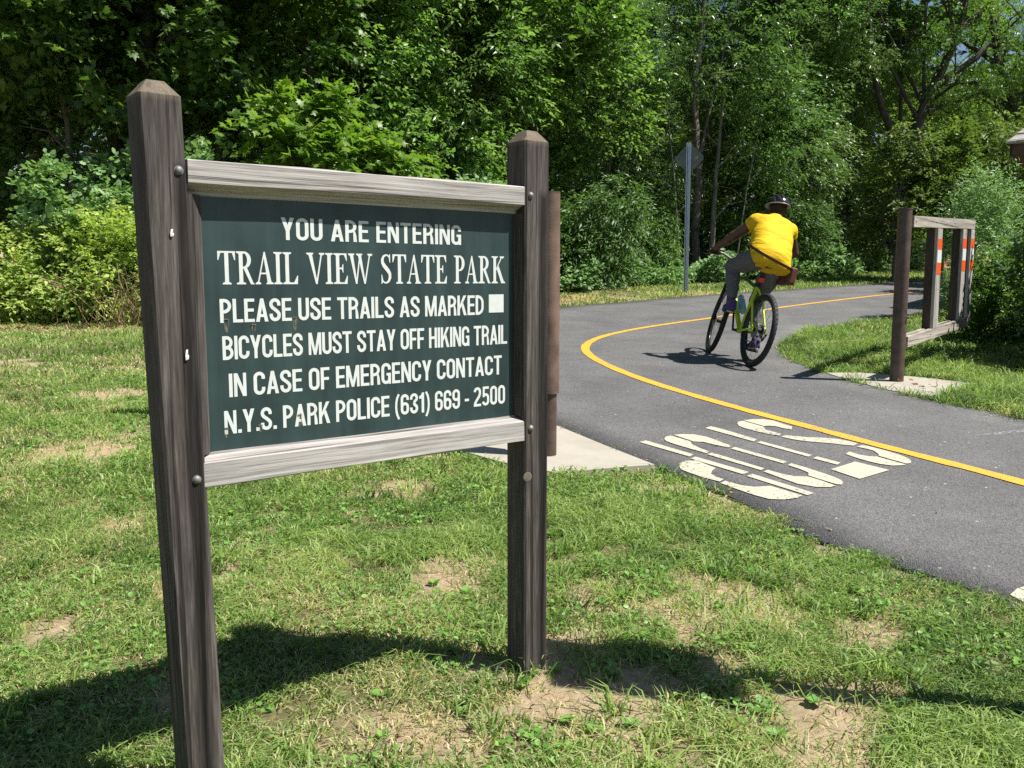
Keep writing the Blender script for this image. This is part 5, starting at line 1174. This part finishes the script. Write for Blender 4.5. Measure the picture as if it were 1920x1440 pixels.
# ------------------------------------------------------------------ grass
def turf():
    rng = np.random.default_rng(21); Vs = []; Fq = []; Ft = []; Tt = []; base = 0
    def add(x, y, h, w, lean, tint, az=None):
        nonlocal base
        n = len(x)
        if n == 0: return
        z = gz(x, y); a = rng.uniform(0, 2 * np.pi, n) if az is None else az; f = rng.uniform(0, 2 * np.pi, n)
        dx, dy = np.cos(a), np.sin(a); sx, sy = np.cos(f) * w * .5, np.sin(f) * w * .5
        hx = lean * h
        P = np.zeros((n, 5, 3))
        P[:, 0] = np.stack([x - sx, y - sy, z - .004], 1); P[:, 1] = np.stack([x + sx, y + sy, z - .004], 1)
        mx, my, mz = x + dx * hx * .32, y + dy * hx * .32, z + h * .62
        P[:, 2] = np.stack([mx + sx * .85, my + sy * .85, mz], 1); P[:, 3] = np.stack([mx - sx * .85, my - sy * .85, mz], 1)
        P[:, 4] = np.stack([x + dx * hx, y + dy * hx, z + h * (1 - .28 * np.minimum(lean, 2.2))], 1)
        Vs.append(P.reshape(-1, 3)); b = base + np.arange(n) * 5
        Fq.append(np.stack([b, b + 1, b + 2, b + 3], 1)); Ft.append(np.stack([b + 3, b + 2, b + 4], 1)); Tt.append(np.repeat(tint, 5)); base += n * 5
    def field(n, x0, x1, y0, y1, hm, wm, fr=True, mind=0.0):
        x = rng.uniform(x0, x1, n); y = rng.uniform(y0, y1, n)
        if fr: k = np.abs(x) < .60 * y + 1.0; x, y = x[k], y[k]
        cl = vnoise(x * 7, y * 7, 31) * .55 + vnoise(x * 22, y * 22, 32) * .45
        s = soil(x, y); e = edgey(x) - y
        pd = pathdist(x, y)
        k = ~inpoly(x, y, PATHPOLY) & ~inpoly(x, y, LPAD) & ~inpoly(x, y, RPAD) & (rng.uniform(0, 1, len(x)) > s * .85) & (e > .35 + .6 * vnoise(x * 2, y * 2, 6)) & (cl > .24 + .24 * rng.uniform(0, 1, len(x)))
        k |= (pd < .035) & inpoly(x, y, PATHPOLY) & (cl > .5)
        x, y, s, cl, e, pd = x[k], y[k], s[k], cl[k], e[k], pd[k]
        near = y < 5.5
        dry = vnoise(x * .8 + 4, y * .8, 41) * .5 + vnoise(x * 3.1, y * 3.1, 42) * .5
        dryk = np.where(x < -.2, .02, -.06) + np.where((y < 2.35) & (x > -.7) & (x < .6), .16, 0) + np.where((x < -1.5) & (y > 5), .06, 0) + np.where((x < -1) & (e < 1.9), .35, 0) + np.clip(s, 0, 1) * .15 + np.where((y > 13) & (x > -1), .12, 0)
        isl = (x > 2.6) & (y > 5); dryk = np.where(isl & (y < 14), -.15, dryk)
        tint = np.clip(.33 + rng.normal(0, .16, len(x)) + (cl - .5) * .25, 0, .62)
        isdry = rng.uniform(0, 1, len(x)) < np.clip((dry - .42) * 1.5 + dryk + .10, .03, .85)
        tint = np.where(isdry, rng.uniform(.68, 1, len(x)), tint)
        big = vnoise(x * 1.3, y * 1.3, 71) * .5 + vnoise(x * 4, y * 4, 72) * .5
        tint = np.where(isdry, tint, np.clip(tint + (big - .5) * .6, 0, .64))
        h = hm * rng.uniform(.4, 1.3, len(x)) * (.35 + 1.3 * cl) * (.6 + .8 * big) * np.where(isdry, .7, 1) * np.where(isl, 1.25, 1)
        add(x, y, h, wm * rng.uniform(.7, 1.3, len(x)), rng.uniform(.3, 2.6, len(x)) , tint)
    field(480000, -3.4, 3.4, 1.0, 4.0, .043, .0044)
    field(270000, -6, 6, 4.0, 7.5, .047, .0066)
    field(170000, -11, 8, 7.5, 14.5, .06, .011)
    field(120000, -2, 17, 14.5, 30, .075, .018)
    field(26000, 2.5, 4.4, 6.4, 11.5, .085, .006); field(14000, 2.8, 6, 5.2, 7.4, .10, .007); field(26000, 3.0, 7.5, 8.0, 14.5, .09, .01)
    # tufts of longer, coarser blades
    tx = np.concatenate([rng.uniform(-2.4, 2.2, 340), rng.uniform(-4.5, 3, 260), [-1.75, -1.6, -1.45, -1.3, -1.2, 1.0, .95, 1.1, .45, .5, .9, -1.9, -1.65, .78, 1.28]]); ty = np.concatenate([rng.uniform(1.4, 4.3, 340), rng.uniform(4, 9, 260), [3.35, 3.3, 3.2, 3.42, 3.1, 3.15, 2.95, 3.3, 2.35, 3.0, 3.0, 3.2, 2.9, 3.9, 3.45]])
    k = (~inpoly(tx, ty, PATHPOLY)) & (~inpoly(tx, ty, LPAD)) & (~inpoly(tx, ty, RPAD)) & (np.abs(tx) < .6 * ty + .9); tx, ty = tx[k], ty[k]
    nb = 26; x = np.repeat(tx, nb) + rng.normal(0, .022, len(tx) * nb); y = np.repeat(ty, nb) + rng.normal(0, .022, len(tx) * nb)
    sc = np.repeat(rng.uniform(.6, 1.25, len(tx)), nb)
    add(x, y, .072 * sc * rng.uniform(.5, 1.2, len(x)), .0055 * sc, rng.uniform(.3, 2.4, len(x)), np.clip(np.repeat(rng.normal(.36, .17, len(tx)), nb) + rng.normal(0, .07, len(x)), .02, .64))
    # straw thatch lying flat
    n = 70000; x = rng.uniform(-3, 3, n); y = rng.uniform(1.2, 6, n); k = (np.abs(x) < .6 * y + .8) & ~inpoly(x, y, PATHPOLY) & ~inpoly(x, y, LPAD) & (vnoise(x * 2.2, y * 2.2, 51) > .38); x, y = x[k], y[k]
    add(x, y, rng.uniform(.010, .022, len(x)), np.full(len(x), .0026), rng.uniform(2.0, 4.5, len(x)), rng.uniform(.72, 1, len(x)))
    V = np.vstack(Vs); me = mesh_np('grass', V, [np.vstack(Fq), np.vstack(Ft)], np.concatenate(Tt))
    tag(link('grass', me, L_grass), 'mown rough grass with straw and bare patches on the verges', 'grass', None, 'stuff')
    # broad little leaves (clover and plantain) between the blades
    n = 90000; x = rng.uniform(-4, 4, n); y = rng.uniform(1.1, 8, n)
    d = vnoise(x * 1.8 + 9, y * 1.8, 61) * .6 + vnoise(x * 6, y * 6, 62) * .4
    k = (np.abs(x) < .6 * y + .8) & ~inpoly(x, y, PATHPOLY) & ~inpoly(x, y, LPAD) & ~inpoly(x, y, RPAD) & (d > .46) & (soil(x, y) < .8); x, y = x[k], y[k]; n = len(x)
    P = np.stack([x, y, gz(x, y) + rng.uniform(.010, .036, n)], 1); ax = rng.normal(0, 1, (n, 3)); ax[:, 2] *= .25; nr = np.array([.1, -.2, 1.]) + rng.normal(0, .3, (n, 3))
    # plantain style rosettes
    rx = rng.uniform(-2.6, 2.4, 420); ry = rng.uniform(1.4, 6, 420); k = ~inpoly(rx, ry, PATHPOLY) & ~inpoly(rx, ry, LPAD) & (np.abs(rx) < .6 * ry + .8); rx, ry = rx[k], ry[k]
    m = 8; an = np.tile(np.arange(m) * 2 * np.pi / m, len(rx)) + np.repeat(rng.uniform(0, 6, len(rx)), m); X = np.repeat(rx, m); Y = np.repeat(ry, m)
    P2 = np.stack([X, Y, gz(X, Y) + .008], 1); ax2 = np.stack([np.cos(an), np.sin(an), rng.uniform(.15, .7, len(an))], 1); nr2 = np.stack([-np.cos(an) * .4, -np.sin(an) * .4, np.ones(len(an))], 1)
    me = leaves('weeds', np.vstack([P, P2]), np.vstack([ax, ax2]), np.vstack([nr, nr2]), np.concatenate([rng.uniform(.009, .022, n), rng.uniform(.014, .034, len(P2))]), np.clip(rng.normal(.5, .2, n + len(P2)), 0, 1), ROUND)
    tag(link('weeds', me, L_weed), 'clover and plantain leaves among the grass', 'weeds', None, 'stuff')
    # brown leaf litter under the trees, on the verge and on the pad
    n = 9000; x = np.concatenate([rng.uniform(-9, 12, n), rng.uniform(-2, 2, 260), rng.uniform(3.1, 5.5, 700)]); y = np.concatenate([edgey(x[:n]) + rng.normal(-.2, .8, n), rng.uniform(1.4, 4.6, 260), rng.uniform(6.5, 9, 700)])
    k = ~inpoly(x, y, PATHPOLY); x, y = x[k], y[k]
    m = 9000; bx, by = rng.uniform(-1, 5, m), rng.uniform(2.2, 13, m); bd = pathdist(bx, by); k = inpoly(bx, by, PATHPOLY) & (rng.uniform(0, 1, m) < np.exp(-bd / .07) * .8 + .012); ns = len(x)
    x = np.concatenate([x, bx[k]]); y = np.concatenate([y, by[k]]); n = len(x); onp = np.arange(n) >= ns
    P = np.stack([x, y, np.where(onp, T(y) + .026, gz(x, y) + .012)], 1); ax = rng.normal(0, 1, (n, 3)); ax[:, 2] *= .3; nr = np.array([0, 0, 1.]) + rng.normal(0, .5, (n, 3))
    me = leaves('leaf_litter', P, ax, nr, np.where(onp, rng.uniform(.008, .028, n), np.where(y < 5, rng.uniform(.012, .03, n), rng.uniform(.04, .09, n))), rng.uniform(0, 1, n), OVATE)
    tag(link('leaf_litter', me, leafmat('dead_leaf', [(0, (.10, .05, .025)), (.5, (.22, .13, .07)), (1, (.36, .26, .15))], .1, .8, .1, 0)), 'dry brown leaves scattered at the foot of the wood', 'leaves', None, 'stuff')
def dry_stems():
    """straw coloured stems hanging in the bramble left of the sign"""
    rng = np.random.default_rng(3); mb = MB()
    for k in range(90):
        x = rng.normal(-5.1, .55); y = rng.normal(12.2, .2); b = Vector((x, y, float(T(y)))); d = Vector((rng.normal(0, .35), rng.normal(-.05, .15), rng.uniform(.4, .95)))
        mb.tube([b, b + d * .6 + Vector((rng.normal(0, .1), 0, .1)), b + d + Vector((rng.normal(0, .25), -.05, -.05))], [.006, .005, .003], 4)
    tag(mb.build('dry_stems', flat('straw_stem', (.33, .24, .13), .8, nscale=4, namt=.3)), 'tangle of dry straw coloured stems at the foot of the bramble', 'dry stems', None, 'stuff')
forest(); shrubs(); dry_stems(); turf()
